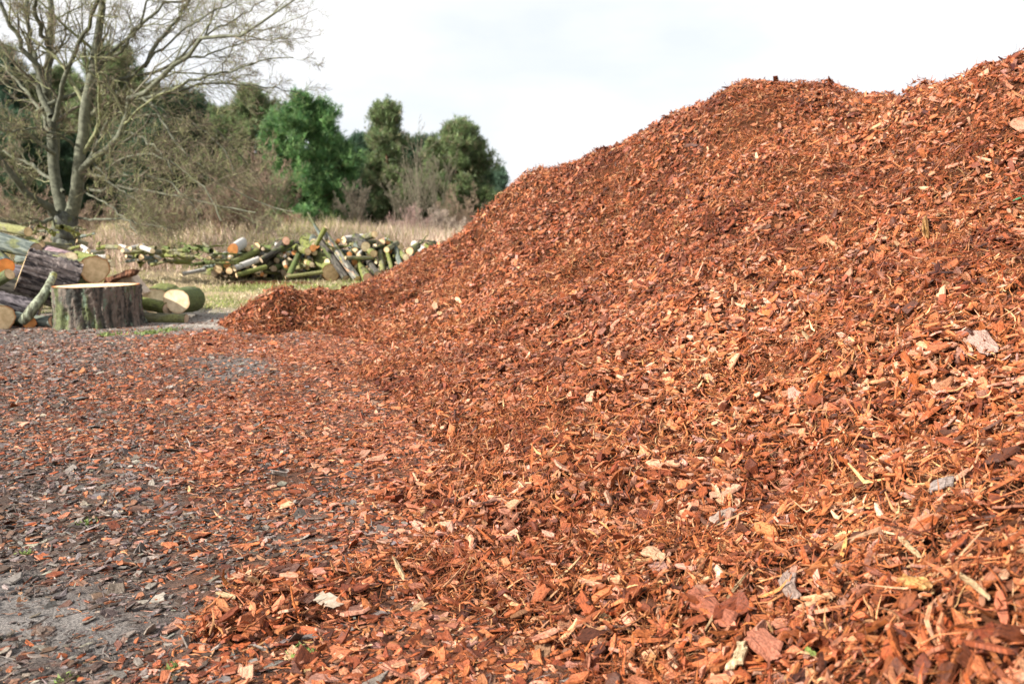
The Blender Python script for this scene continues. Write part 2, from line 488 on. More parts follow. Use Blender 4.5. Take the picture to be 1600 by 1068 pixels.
def surf_n(x, y, e=0.06):
    hx = (surf_h(x + e, y) - surf_h(x - e, y)) / (2 * e)
    hy = (surf_h(x, y + e) - surf_h(x, y - e)) / (2 * e)
    return norm(np.stack([-hx, -hy, np.ones_like(hx)], -1))


# litter map of the ground: pixel, pixel, redness, cover
LM = np.array([(50, 1040, .12, .62), (150, 900, .1, .55), (50, 800, .1, .8), (200, 780, .2, .85), (300, 860, .35, .8), (250, 960, .15, .5),
      (330, 1040, .85, .85), (420, 960, .95, 1), (500, 1040, .95, 1), (560, 880, .85, .9), (450, 850, .55, .65), (620, 860, .9, 1),
      (500, 780, .75, .85), (350, 720, .95, 1), (100, 700, .6, 1), (30, 640, .3, .9), (200, 620, .82, 1), (400, 640, .95, 1),
      (100, 560, .25, .8), (40, 530, .15, .5), (250, 555, .9, .95), (330, 535, .95, 1), (200, 520, .2, .4), (560, 700, .95, .95),
      (335, 572, .3, .4), (290, 500, .05, .12), (350, 485, .05, .1), (640, 760, .95, 1), (0, 480, .1, .2), (-300, 800, .1, .3), (600, 560, 1, 1),
      (700, 1000, 1, 1), (480, 560, 1, 1), (150, 800, .15, .85), (90, 620, .4, .95), (-200, 600, .3, .6), (380, 900, .6, .75), (240, 1040, .6, .7), (300, 960, .75, .8), (20, 940, .1, .25), (120, 980, .1, .35)])
lg = G(LM[:, 0], LM[:, 1])


def litter(x, y):
    u, v = x / np.maximum(y, .5), 1.6 * np.log(np.maximum(y, .5))
    u0, v0 = lg[:, 0] / lg[:, 1], 1.6 * np.log(lg[:, 1])
    nu = 0.05 * fbm(x * 1.3, y * 1.3, 61); nv = 0.18 * fbm(x * 1.1 + 5, y * 1.1, 67)
    d2 = (u[..., None] + nu[..., None] - u0) ** 2 * 9 + (v[..., None] + nv[..., None] - v0) ** 2
    w = 1 / (d2 + 0.003) ** 1.6
    w /= w.sum(-1, keepdims=True)
    red = (w * LM[:, 2]).sum(-1); cov = (w * LM[:, 3]).sum(-1)
    fade = 1 - sstep(10.6, 12.5, y + 0.6 * fbm(x, y, 71))
    return red * fade, cov * fade


# ------------------------------------------------------------ ground sheet
def spaced(a0, a1, fine, grow, lim=1e9):
    out = [a0]; s = fine
    while out[-1] < a1:
        out.append(out[-1] + s); s = min(s * grow, lim)
    return np.array(out)


ys = np.concatenate([[-60, -20, -6, -2], spaced(0.4, 500, 0.03, 1.0105)])
xr = spaced(0.0, 300, 0.035, 1.018)
xs = np.concatenate([-xr[::-1][:-1], xr]) - 1.6
gX, gY = np.meshgrid(xs, ys)
gZ = g_h(gX, gY) + 0.010 * fbm(gX * 9, gY * 9, 12, 3) * (gY < 15)
red, cov = litter(gX.ravel(), gY.ravel())
red = red.reshape(gX.shape); cov = cov.reshape(gX.shape)
dirt = np.array([0.155, 0.143, 0.137]); humus = np.array([0.075, 0.05, 0.038]); redd = np.array([0.10, 0.04, 0.02])
grassy = np.array([0.17, 0.17, 0.07]); straw = np.array([0.34, 0.27, 0.17]); path = np.array([0.33, 0.30, 0.27]); forest = np.array([0.05, 0.045, 0.03])
nA = fbm(gX * 0.9, gY * 0.9, 81)[..., None]; nB = fbm(gX * 2.5, gY * 2.5, 91)[..., None]
col = dirt * (1 + 0.5 * nB)
k = sstep(0.35, 0.8, cov)[..., None]; col = col * (1 - k) + (humus * (1 - red[..., None]) + redd * red[..., None]) * k
t = sstep(8.8, 10.4, gY + 0.8 * nA[..., 0])[..., None]; col = col * (1 - t) + (path * (0.85 + .4 * nB)) * t
t = sstep(11.4, 12.8, gY + 0.9 * nA[..., 0])[..., None]
gs = sstep(-0.25, 0.3, nA + 0.4 * nB)
col = col * (1 - t) + (grassy * gs + straw * (1 - gs)) * t
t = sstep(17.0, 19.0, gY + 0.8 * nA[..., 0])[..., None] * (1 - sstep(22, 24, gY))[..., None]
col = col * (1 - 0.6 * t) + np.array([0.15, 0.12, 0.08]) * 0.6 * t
t = sstep(38, 44, gY)[..., None]; col = col * (1 - t) + forest * t
ny, nx = gX.shape
idx = np.arange(ny * nx).reshape(ny, nx)
quads = np.stack([idx[:-1, :-1], idx[:-1, 1:], idx[1:, 1:], idx[1:, :-1]], -1).reshape(-1, 4)
M_GROUND = mat_ground()
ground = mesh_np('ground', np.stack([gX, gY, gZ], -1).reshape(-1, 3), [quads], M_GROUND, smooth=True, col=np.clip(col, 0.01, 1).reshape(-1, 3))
tag(ground, 'bare grey soil giving way to pale track and dry grass', None, None, 'structure')

# ------------------------------------------------------------ the mulch heap
heap = empty('mulch_heap', (2.5, 5.5, 0), 'huge rust red bark mulch heap sloping up to two humps against the sky', 'mulch heap')
step = 2
hz = Z[::step, ::step]; hX = XX[::step, ::step]; hY = YY[::step, ::step]
ny, nx = hz.shape
idx = np.arange(ny * nx).reshape(ny, nx)
q = np.stack([idx[:-1, :-1], idx[:-1, 1:], idx[1:, 1:], idx[1:, :-1]], -1).reshape(-1, 4)
hg = g_h(hX, hY)
keep = ((hz.ravel() - hg.ravel())[q] > -0.02).any(1)
q = q[keep]
used = np.unique(q); remap = np.zeros(ny * nx, int); remap[used] = np.arange(len(used))
hv = np.stack([hX, hY, hz - 0.012], -1).reshape(-1, 3)[used]
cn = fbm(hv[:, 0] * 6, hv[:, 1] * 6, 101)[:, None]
ccol = np.array([0.06, 0.022, 0.010]) * (1 + 0.7 * cn)  # dark core colour paints shade into the cracks between the chips
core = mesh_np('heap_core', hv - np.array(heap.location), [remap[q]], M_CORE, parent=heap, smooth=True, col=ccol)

# chip palettes, linear base colours with weights
PAL_RED = (np.array([(.40, .135, .055), (.50, .19, .085), (.31, .09, .032), (.56, .25, .15), (.60, .33, .24), (.20, .055, .022), (.10, .035, .018), (.58, .38, .26), (.46, .27, .23), (.52, .20, .08), (.33, .16, .10), (.62, .36, .28)]),  # last pale pink paints sunlit highlights into some flakes
           np.array([17, 14, 18, 9, 6, 16, 12, 3, 4, 2, 6, 6]))
PAL_FIB = (np.array([(.46, .17, .07), (.55, .26, .12), (.33, .10, .035), (.64, .43, .28), (.58, .35, .20), (.22, .07, .025)]),
           np.array([26, 12, 26, 4, 6, 24]))
PAL_OLD = (np.array([(.17, .125, .105), (.25, .20, .18), (.11, .07, .05), (.31, .26, .23), (.22, .12, .08), (.42, .35, .29), (.07, .05, .045), (.36, .15, .08)]),
           np.array([20, 20, 16, 12, 14, 6, 10, 6]))


def pick(pal, n):
    c, w = pal
    c = c[rng.choice(len(c), n, p=w / w.sum())]
    c = c * (.66 if pal is PAL_OLD else np.array([.77, .65, .54]) if pal is PAL_RED else np.array([.75, .63, .50]))
    return np.clip(c * np.exp(rng.normal(0, .2, (n, 1))) * np.exp(rng.normal(0, .05, (n, 3))), .01, .85)


def frames(nrm, tilt):
    n = len(nrm)
    up = norm(nrm + tilt[:, None] * rng.normal(0, 1, (n, 3)))
    a = norm(rng.normal(0, 1, (n, 3)))
    t = norm(np.cross(up, a)); b = np.cross(up, t)
    return t, b, up


def flake_mesh(pos, nrm, Ln, Wd, Th, tilt, col, nside=7, bottom=True):
    N = len(pos)
    ang = np.linspace(0, 2 * np.pi, nside, endpoint=False)[None] + rng.uniform(-.3, .3, (N, nside))
    rad = rng.uniform(.55, 1.15, (N, nside))
    ca, sa = np.cos(ang), np.sin(ang)
    cx = np.sign(ca) * np.abs(ca) ** .75 * rad * Ln[:, None] / 2
    cy = np.sign(sa) * np.abs(sa) ** .75 * rad * Wd[:, None] / 2
    bend = rng.normal(0, 5.0, (N, 1)); bend2 = rng.normal(0, 6.0, (N, 1))
    zt = bend * cx ** 2 * .6 + bend2 * cy ** 2 + rng.normal(0, .12, (N, nside)) * Th[:, None]
    t, b, up = frames(nrm, tilt)
    top = pos[:, None] + t[:, None] * (cx * .93)[..., None] + b[:, None] * (cy * .9)[..., None] + up[:, None] * (zt + Th[:, None] / 2)[..., None]
    bot = pos[:, None] + t[:, None] * cx[..., None] + b[:, None] * cy[..., None] + up[:, None] * (zt - Th[:, None] / 2)[..., None]
    # a raised middle vertex gives the flake its own relief
    mid = pos + up * (Th / 2 + rng.normal(0, .25, N) * Th)[:, None] + t * (rng.uniform(-.2, .2, N) * Ln)[:, None]
    V = np.concatenate([top, bot, mid[:, None]], 1)
    m = 2 * nside + 1
    base = (np.arange(N) * m)[:, None]
    i = np.arange(nside); j = (i + 1) % nside
    tri = (base[:, None] + np.stack([i, j, np.full(nside, m - 1)], -1)[None]).reshape(-1, 3)
    sd_ = (base[:, None] + np.stack([nside + i, nside + j, j, i], -1)[None]).reshape(-1, 4)
    fs = [tri, sd_]
    if bottom: fs.append(base + (nside + i[::-1])[None])
    cc = np.repeat(col[:, None], m, 1)
    cc[:, nside:2 * nside] *= .8
    rz = rng.uniform(0, 50, N)
    G_ = np.zeros((N, m, 3)); G_[:, :nside, 0] = cx; G_[:, :nside, 1] = cy; G_[:, nside:2 * nside, 0] = cx; G_[:, nside:2 * nside, 1] = cy
    G_[..., 2] = rz[:, None]
    return V.reshape(-1, 3), fs, cc.reshape(-1, 3), G_.reshape(-1, 3)


def fibre_mesh(pos, nrm, Ln, Wd, Th, tilt, col, k=4):
    N = len(pos)
    s = np.linspace(-.5, .5, k)[None]
    x = s * Ln[:, None]
    cv = np.where(rng.random((N, 1)) < .55, .05, .2); b1 = rng.normal(0, 1, (N, 1)) * cv * Ln[:, None]; b2 = rng.normal(0, 1, (N, 1)) * cv * Ln[:, None]
    y = b1 * (s * 2) ** 2 + rng.normal(0, .03, (N, k)) * Ln[:, None]; z = b2 * (s * 2) ** 2
    prof = np.array([.45, 1, .9, .3]) if k == 4 else np.interp(np.linspace(0, 1, k), [0, .3, .7, 1], [.4, 1, .9, .25])
    w = Wd[:, None] * prof[None] / 2; th = Th[:, None] * prof[None] / 2
    t, b, up = frames(nrm, tilt)
    c = pos[:, None] + t[:, None] * x[..., None] + b[:, None] * y[..., None] + up[:, None] * z[..., None]
    r1 = c + b[:, None] * w[..., None] - up[:, None] * th[..., None]
    r2 = c - b[:, None] * w[..., None] - up[:, None] * th[..., None]
    r3 = c + up[:, None] * th[..., None] + b[:, None] * (w * .3)[..., None]
    V = np.stack([r1, r2, r3], 2)                    # N,k,3,3
    m = 3 * k
    base = (np.arange(N) * m)[:, None, None]
    fl = []
    for a in range(k - 1):
        for e in range(3):
            e2 = (e + 1) % 3
            fl.append([a * 3 + e, a * 3 + e2, (a + 1) * 3 + e2, (a + 1) * 3 + e])
    quad = (base + np.array(fl)[None]).reshape(-1, 4)
    cap = (base + np.array([[0, 2, 1], [m - 3, m - 2, m - 1]])[None]).reshape(-1, 3)
    G_ = np.zeros((N, k, 3, 3)); G_[..., 0] = x[:, :, None]; G_[..., 1] = np.array([-.5, .5, .1])[None, None] * Wd[:, None, None]
    G_[..., 2] = rng.uniform(0, 50, N)[:, None, None]
    return V.reshape(-1, 3), [quad, cap], np.repeat(col, m, 0), G_.reshape(-1, 3)


def join(parts):
    Vs, Fs, Cs, off = [], [], [], 0
    for V, fs, c in parts:
        Vs.append(V); Cs.append(c); Fs += [f + off for f in fs]; off += len(V)
    return np.concatenate(Vs), Fs, np.concatenate(Cs)


def joing(parts):
    V, F, cc = join([p[:3] for p in parts])
    return V, F, cc, np.concatenate([p[3] for p in parts])


def project(p):
    d = p - CAM
    fz = d[:, 1] * cp - d[:, 2] * sp_
    up = d[:, 1] * sp_ + d[:, 2] * cp
    return 800 + FPX * d[:, 0] / np.maximum(fz, .05), 534 - FPX * up / np.maximum(fz, .05), fz


def sample(y0, y1, per_m2, x0=-6.4, x1=10.5):
    n = int((x1 - x0) * (y1 - y0) * per_m2)
    x = rng.uniform(x0, x1, n); y = rng.uniform(y0, y1, n)
    p = np.stack([x, y, surf_h(x, y)], -1)
    px, py, fz = project(p)
    k = (fz > .6) & (px > -260) & (px < 1860) & (py < 1240)
    p = p[k]; nr = surf_n(p[:, 0], p[:, 1])
    face = (norm(CAM - p) * nr).sum(1) > -0.22
    return p[face], nr[face]


heap_parts, ground_parts = [], []
for (y0, y1, dens, ns) in [(1.0, 3.2, 6200, 8), (3.2, 5.5, 5600, 7), (5.5, 8.5, 4000, 6), (8.5, 12, 2400, 5), (12, 16.5, 1300, 5)]:
    p, nr = sample(y0, y1, dens)
    n = len(p)
    above = grid_at(Z, p[:, 0], p[:, 1]) - g_h(p[:, 0], p[:, 1])
    onheap = (above > 0.0) & inside(p[:, 0], p[:, 1])
    red, cov = litter(p[:, 0], p[:, 1])
    u = rng.random(n)
    clump = fbm(p[:, 0] * 3, p[:, 1] * 3, 55)
    keep = onheap | (u < np.clip(cov ** 1.25 * (.8 + .9 * clump) * .85, 0.04, 1) * (p[:, 1] < 12.6))
    p, nr, onheap, red, cov = p[keep], nr[keep], onheap[keep], red[keep], cov[keep]
    far = 1 + max(0, (y0 - 5) * .06)
    n = len(p)
    hr = np.where(onheap, 1.0, red)
    isred = rng.random(n) < np.clip(hr * 1.05 - .02, 0, 1)
    fc = fbm(p[:, 0] * 1.7, p[:, 1] * 1.7, 77, 3)
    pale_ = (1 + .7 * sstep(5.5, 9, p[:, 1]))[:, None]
    isfib = rng.random(n) < np.where(onheap, .48 + .85 * fc, .32)
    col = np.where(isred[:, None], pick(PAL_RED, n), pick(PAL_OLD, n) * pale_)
    col = np.where((isfib & isred)[:, None], pick(PAL_FIB, n), col)
    drift = 1 + .45 * fbm(p[:, 0] * .9, p[:, 1] * .9, 88, 2)[:, None] - .42 * sstep(.14, .45, fbm(p[:, 0] * 3.1, p[:, 1] * 3.1, 89, 3))[:, None]
    col = np.clip(col * np.where(onheap[:, None], np.maximum(drift, .15) ** np.array([.8, 1.1, 1.25]), 1), 0.006, .85)
    for heapflag, store in ((True, heap_parts), (False, ground_parts)):
        for fib in (False, True):
            s = (onheap == heapflag) & (isfib == fib)
            m = int(s.sum())
            if not m: continue
            pp, nn, cc = p[s].copy(), nr[s], col[s]
            if not fib:
                Ln = np.clip(rng.lognormal(math.log(.042 if heapflag else .029), .5, m), .010, .12) * far
                Wd = Ln * (rng.uniform(.16, .62, m) if heapflag else rng.uniform(.22, .8, m))
                Th = np.clip(Ln * rng.uniform(.05, .17, m), .0012, .008) * (1 if heapflag else .6)
                tl = np.where(rng.random(m) < .30, .9, .32) if heapflag else np.where(rng.random(m) < .35, .45, .15)
                lift = rng.uniform(-.024, .030, m) if heapflag else rng.uniform(.000, .007, m) + .3 * Th
                pp += nn * lift[:, None]
                store.append(flake_mesh(pp, nn, Ln, Wd, Th, tl, cc, ns))
            else:
                Ln = np.clip(rng.lognormal(math.log(.052 if heapflag else .036), .5, m), .012, .2) * far
                Wd = np.clip(rng.lognormal(math.log(.0048), .6, m), .0012, .018) * far
                Th = Wd * rng.uniform(.3, .7, m)
                tl = np.full(m, .55) if heapflag else np.full(m, .10)
                lift = rng.uniform(-.012, .036, m) if heapflag else rng.uniform(.001, .009, m)
                pp += nn * lift[:, None]
                store.append(fibre_mesh(pp, nn, Ln, Wd, Th, tl, cc, 5 if y0 < 4 else 4))
for (y0, y1, dens) in [(1.0, 3.4, 6500), (3.4, 6.5, 3200)]:
    p, nr = sample(y0, y1, dens)
    ab = grid_at(Z, p[:, 0], p[:, 1]) - g_h(p[:, 0], p[:, 1])
    k = (ab > 0) & (rng.random(len(p)) < np.clip(.5 + 1.2 * fbm(p[:, 0] * 4, p[:, 1] * 4, 171), .1, 1))
    p, nr = p[k], nr[k]; n = len(p)
    heap_parts.append(fibre_mesh(p + nr * rng.uniform(-.01, .03, (n, 1)), nr, np.clip(rng.lognormal(math.log(.036), .45, n), .012, .12), rng.uniform(.0009, .0026, n) * (1 if y0 < 2 else 1.4),
                                 np.full(n, .001), np.full(n, .6), pick(PAL_FIB, n) * .6, 4))
V, F, cc, gc = joing(heap_parts)
chips = mesh_np('bark_chips', V - np.array(heap.location), F, M_CHIP, parent=heap, col=cc, gc=gc)
chips['kind'] = 'stuff'
print('heap chip verts', len(V))
p, nr = sample(1.6, 10.5, 4200, -6.4, 1.2)
red, cov = litter(p[:, 0], p[:, 1])
ab = grid_at(Z, p[:, 0], p[:, 1]) - g_h(p[:, 0], p[:, 1])
k = (ab < .0) & (rng.random(len(p)) < np.clip(.25 + .9 * fbm(p[:, 0] * 2, p[:, 1] * 2, 151) + .5 * cov, .08, 1) * (1 - .5 * sstep(5, 10, p[:, 1])))
p, nr, red = p[k], nr[k], red[k]; n = len(p)
cc = np.where((rng.random(n) < red * .7)[:, None], pick(PAL_RED, n), pick(PAL_OLD, n)) * .8
hlf = rng.random(n) < .5
sz = 1 + .12 * p[:, 1]
a_ = hlf; Ln = rng.uniform(.005, .016, n) * sz
ground_parts.append(flake_mesh(p[a_] + nr[a_] * .001, nr[a_], Ln[a_], Ln[a_] * rng.uniform(.4, .9, a_.sum()), Ln[a_] * .12, np.full(a_.sum(), .15), cc[a_], 5, False))
a_ = ~hlf; Ln = rng.uniform(.015, .06, n)
ground_parts.append(fibre_mesh(p[a_] + nr[a_] * .003, nr[a_], Ln[a_], rng.uniform(.0008, .0022, a_.sum()) * sz[a_], np.full(a_.sum(), .0012), np.full(a_.sum(), .08), cc[a_], 4))
V, F, cc, gc = joing(ground_parts)
lit = mesh_np('bark_litter', V, F, M_CHIP, col=cc, gc=gc)
tag(lit, 'loose weathered bark chips strewn over the grey soil at the foot of the heap', 'bark litter', kind='stuff')
print('litter verts', len(V))
heap_parts = ground_parts = None

# ------------------------------------------------------------ tubes and logs
def tubes(lines, rads, sides=5, cols=None):
    """lines (N,k,3), rads (N,k) -> verts, faces, cols"""
    N, k, _ = lines.shape
    tan = norm(np.gradient(lines, axis=1))
    ref = np.where(np.abs(tan[:, :1, 2:3]) > .9, np.array([1., 0, 0]), np.array([0, 0, 1.]))
    u = norm(np.cross(tan, np.broadcast_to(ref, tan.shape))); v = np.cross(tan, u)
    a = np.linspace(0, 2 * np.pi, sides, endpoint=False)
    V = lines[:, :, None] + rads[:, :, None, None] * (u[:, :, None] * np.cos(a)[None, None, :, None] + v[:, :, None] * np.sin(a)[None, None, :, None])
    base = (np.arange(N) * k * sides)[:, None, None, None]
    ii = np.arange(k - 1)[None, :, None, None] * sides
    e = np.arange(sides); e2 = (e + 1) % sides
    qd = np.stack([e, e2, e2 + sides, e + sides], -1)[None, None]
    F = (base + ii + qd).reshape(-1, 4)
    cc = np.repeat(np.repeat(cols[:, None, None], k, 1), sides, 2).reshape(-1, 3) if cols is not None else np.zeros((N * k * sides, 3))
    return V.reshape(-1, 3), [F], cc


def resample(pts, k):
    pts = np.asarray(pts, float)
    s = np.concatenate([[0], np.cumsum(np.linalg.norm(np.diff(pts[:, :3], axis=0), axis=1))])
    t = np.linspace(0, s[-1], k)
    # smooth Catmull-Rom through the points
    out = []
    for tt in t:
        i = min(max(np.searchsorted(s, tt) - 1, 0), len(pts) - 2)
        u = (tt - s[i]) / max(s[i + 1] - s[i], 1e-9)
        p0 = pts[max(i - 1, 0)]; p1 = pts[i]; p2 = pts[i + 1]; p3 = pts[min(i + 2, len(pts) - 1)]
        out.append(.5 * ((2 * p1) + (p2 - p0) * u + (2 * p0 - 5 * p1 + 4 * p2 - p3) * u * u + (3 * p1 - p0 - 3 * p2 + p3) * u ** 3))
    return np.array(out)


def vnoise_ring(A, Zq, so):
    # seamless bark relief: coarse and fine ridges
    return (fbm(np.cos(A) * 5 + so, np.sin(A) * 5 + Zq * .8, 7, 2) * .7 + fbm(np.cos(A) * 12 + so, np.sin(A) * 12 + Zq * 1.6, 9, 2) * .6)


def log_parts(parent, length, r0, r1, bark, cut, sides=22, segs=8, rough=.06, bow=0.0, seed=0, cut2=None, skew=0.0, flat=0.0):
    """log along local Z from 0 to length: children bark, cut_face, cut_face"""
    rr = np.random.default_rng(seed)
    a = np.linspace(0, 2 * np.pi, sides, endpoint=False)
    lob = 1 + .05 * np.sin(2 * a + rr.uniform(0, 6)) + .035 * np.sin(3 * a + rr.uniform(0, 6)) + rough * .5 * rr.normal(0, 1, sides) * .4
    zz = np.linspace(0, length, segs + 1)
    rad = (r0 + (r1 - r0) * zz / length)[:, None] * lob[None] * (1 + rough * .5 * rr.normal(0, 1, (segs + 1, sides)) * .5)
    AA, ZZ = np.meshgrid(a, zz)
    so = rr.uniform(0, 99)
    na, nzf = 2.6, 5.0        # furrows: fine round the log, long along it
    rad = rad * (1 + rough * .9 * vnoise_ring(AA, ZZ / max(r0, .05), so))
    bx = bow * np.sin(np.pi * zz / length)
    X = rad * np.cos(a)[None] + bx[:, None]; Y_ = rad * np.sin(a)[None] * (1 - flat)
    Zs = np.repeat(zz[:, None], sides, 1)
    sk = skew * rr.uniform(.5, 1) * (1 if rr.random() < .5 else -1)
    Zs[0] += sk * X[0]; Zs[-1] += -sk * .7 * X[-1]
    V = np.stack([X, Y_, Zs], -1)
    e = np.arange(sides); e2 = (e + 1) % sides
    F = np.concatenate([np.stack([e, e2, e2 + sides, e + sides], -1) + k * sides for k in range(segs)])
    mesh_np('bark', V.reshape(-1, 3), [F], BARK[bark], parent=parent, smooth=True)
    for end, cname in ((0, cut), (segs, cut2 or cut)):
        rim = V[end]; c = rim.mean(0)
        sgn = -1 if end == 0 else 1
        rings = [c + (rim - c) * f + np.array([0, 0, sgn * (.003 + .004 * (1 - f) * rr.uniform(.2, 1))]) for f in (.985, .7, .35)]
        W = np.concatenate(rings + [[c + np.array([0, 0, sgn * .006])]])
        f4 = np.concatenate([np.stack([e, e2, e2 + sides, e + sides], -1) + k * sides for k in range(2)])
        f3 = np.stack([e + 2 * sides, e2 + 2 * sides, np.full(sides, 3 * sides)], -1)
        if sgn < 0: f4, f3 = f4[:, ::-1], f3[:, ::-1]
        cc = np.zeros((len(W), 3)); cc[:sides] = 1; cc[sides:2 * sides] = .7; cc[2 * sides:3 * sides] = .35
        mesh_np('cut_face', W, [f4, f3], CUT[cname], parent=parent, col=cc)


def rot_to(p0, p1, roll=0):
    d = Vector(p1) - Vector(p0)
    return (d.to_track_quat('Z', 'Y').to_matrix() @ Matrix.Rotation(roll, 3, 'Z')).to_euler()


_seed = [100]


def log(name, a, b, w, bark, cut, label, cat='log', group=None, w2=None, **kw):
    """a, b: (px, py, Y) of the two ends' centres; w: thickness in pixels at a"""
    p0, p1 = P(*a), P(*b)
    r0 = w / 2 / FPX * a[2]; r1 = (w2 if w2 else w) / 2 / FPX * b[2]
    _seed[0] += 1
    # nothing sinks below the ground
    for p, r in ((p0, r0), (p1, r1)):
        p[2] = max(p[2], float(g_h(p[0], p[1])) + r * .8)
    o = empty(name, p0, label, cat, group, rot_to(p0, p1, R.uniform(0, 6)))
    L_ = float(np.linalg.norm(p1 - p0))
    log_parts(o, L_, r0, r1, bark, cut, seed=_seed[0], **kw)
    return o


SG = 'logs heaped at the left edge'
# the big upright stump
Ystump = 10.1
pb = P(153, 500, Ystump); pb[2] = float(g_h(pb[0], pb[1])) - .02
st = empty('tree_stump', pb, 'wide upright stump with furrowed grey green bark and a flat pale sawn top', 'stump')
rr = np.random.default_rng(5)
sides, segs = 180, 26
H = .50; a = np.linspace(0, 2 * np.pi, sides, endpoint=False)
zz = np.linspace(0, H, segs + 1)
fur = sum(np.cos(a * f + rr.uniform(0, 6)) * amp for f, amp in ((2, .022), (3, .018), (5, .012), (17, .012), (29, .012), (41, .008)))
AA, ZZ = np.meshgrid(a, zz)
rad = .475 * (1 + fur[None] + .09 * fbm(np.cos(AA) * 9, np.sin(AA) * 9 + ZZ * 2.5, 31, 3) + .09 * np.exp(-zz / .09)[:, None] * (1 + .8 * np.sin(3 * a + 1)[None]) + .012 * rr.normal(0, 1, (segs + 1, sides)))
V = np.stack([rad * np.cos(a), rad * np.sin(a), np.repeat(zz[:, None], sides, 1)], -1)
V[..., 2] += (.012 * V[..., 0]) * (V[..., 2] / H)
e = np.arange(sides); e2 = (e + 1) % sides
F = np.concatenate([np.stack([e, e2, e2 + sides, e + sides], -1) + k * sides for k in range(segs)])
mesh_np('bark', V.reshape(-1, 3), [F], BARK['stump'], parent=st, smooth=True)
rim = V[-1]; c = rim.mean(0)
W = np.concatenate([c + (rim - c) * f + np.array([0, 0, .004 + .003 * (1 - f)]) for f in (.985, .8, .5, .2)])
f4 = np.concatenate([np.stack([e, e2, e2 + sides, e + sides], -1) + k * sides for k in range(3)])
cc = np.repeat(np.array([1, .8, .5, .2])[:, None], sides, 1).reshape(-1, 1) * np.ones((1, 3))
W = np.concatenate([W, [c + np.array([0, 0, .007])]]); cc = np.concatenate([cc, [[0, 0, 0]]])
f3 = np.stack([e + 3 * sides, e2 + 3 * sides, np.full(sides, 4 * sides)], -1)
mesh_np('cut_face', W, [f4, f3], CUT['stump'], parent=st, col=cc)

big = dict(sides=90, segs=26, rough=.14)
log('log', (276, 470, 10.6), (300, 466, 11.35), 39, 'green', 'white', 'short round log with a bright pale sawn face, lying beside the stump on its right', group=SG, w2=40, rough=.05, sides=36, segs=10)
log('log', (243, 471, 11.3), (262, 462, 12.1), 43, 'moss', 'white', 'pale faced log half hidden between the stump and the short round log', group=SG, sides=36)
log('log', (205, 470, 10.9), (262, 482, 10.6), 20, 'moss', 'grey', 'short mossy branch piece poking out right of the stump above a thin log', group=SG)
log('log', (205, 495, 10.45), (291, 498, 10.35), 15, 'olive', 'grey', 'thin straight log lying flat on the ground right of the stump', group=SG)
log('log', (-22, 372, 11.4), (56, 392, 11.0), 31, 'teal', 'grey', 'grey green log on top of the heap at the left edge', group=SG, w2=24, rough=.08)
log('log', (34, 421, 10.7), (118, 447, 11.0), 66, 'furrow', 'pale', 'very thick log section with deeply furrowed grey bark, left of the stump', group=SG, **big)
log('log', (148, 421, 11.4), (100, 432, 12.2), 45, 'green', 'pale', 'log with a large tilted cream sawn face and green moss, behind the stump', group=SG, sides=36, skew=.2)
log('log', (126, 415, 11.1), (85, 404, 11.6), 13, 'olive', 'pale', 'slim yellowish log resting on the thick furrowed section', group=SG)
log('log', (110, 402, 12.0), (74, 392, 12.8), 18, 'pink', 'white', 'pinkish barked log behind the thick furrowed section', group=SG, skew=.6)
log('log', (97, 402, 11.6), (60, 396, 12.2), 14, 'dark', 'white', 'dark log with a white slanting sawn end above the furrowed section', group=SG, skew=.9)
log('log', (-18, 468, 10.2), (62, 488, 10.4), 34, 'purple', 'grey', 'thick dark purple brown log under the leaning branch', group=SG, **big)
log('log', (2, 509, 9.6), (-40, 500, 10.3), 43, 'olive', 'pale', 'cream faced log end at the left edge nearest to the camera', group=SG, sides=36)
log('log', (46, 507, 9.75), (18, 498, 10.5), 21, 'teal', 'orange', 'small log with a round orange sawn end showing a dark heart', group=SG)
log('log', (22, 508, 10.0), (84, 509, 9.85), 19, 'teal', 'pink', 'grey green log lying flat with its pinkish end towards the stump', group=SG, skew=.5)
log('log', (8, 416, 10.8), (-16, 392, 11.4), 26, 'teal', 'orange', 'stubby blue grey log below the topmost log at the left edge', group=SG)
log('log', (15, 428, 10.2), (-22, 450, 10.6), 17, 'green', 'pale', 'short dark green log at the left edge beside the furrowed section', group=SG, skew=.4)
log('log', (66, 382, 13.0), (100, 386, 13.6), 10, 'olive', 'pale', 'thin olive log at the back of the left heap under the bare tree', group=SG)
log('log', (45, 373, 13.2), (62, 384, 12.6), 10, 'moss', 'pale', 'small mossy log with a cream end beside the topmost log', group=SG)
log('log', (5, 445, 11.4), (120, 470, 11.6), 34, 'dark', 'grey', 'dark log buried at the bottom of the left heap behind the leaning branch', group=SG)
log('log', (60, 455, 11.8), (140, 450, 12.2), 36, 'dark', 'grey', 'black log buried behind the stump at the bottom of the heap', group=SG)
log('log', (-30, 420, 12.0), (60, 440, 12.2), 40, 'purple', 'grey', 'dark log in the core of the heap behind the furrowed section', group=SG)

for a, b, w, bk, ct, lab in [((-10, 352, 13.4), (44, 362, 12.8), 14, 'olive', 'pale', 'olive log lying highest and farthest back in the left heap'),
                             ((70, 398, 12.6), (30, 404, 12.9), 16, 'teal', 'pale', 'grey log tucked behind the furrowed section near the pinkish log'),
                             ((-12, 486, 10.0), (40, 480, 10.8), 20, 'purple', 'grey', 'dark log beneath the purple brown one at the left edge'),
                             ((150, 405, 12.6), (120, 398, 13.4), 13, 'moss', 'pale', 'mossy log with a cream end behind the tilted cream sawn face'),
                             ((176, 412, 12.8), (140, 410, 13.3), 10, 'olive', 'white', 'thin olive log behind the shaggy bark slab')]:
    log('log', a, b, w, bk, ct, lab, group=SG, sides=24, segs=8, rough=.1)

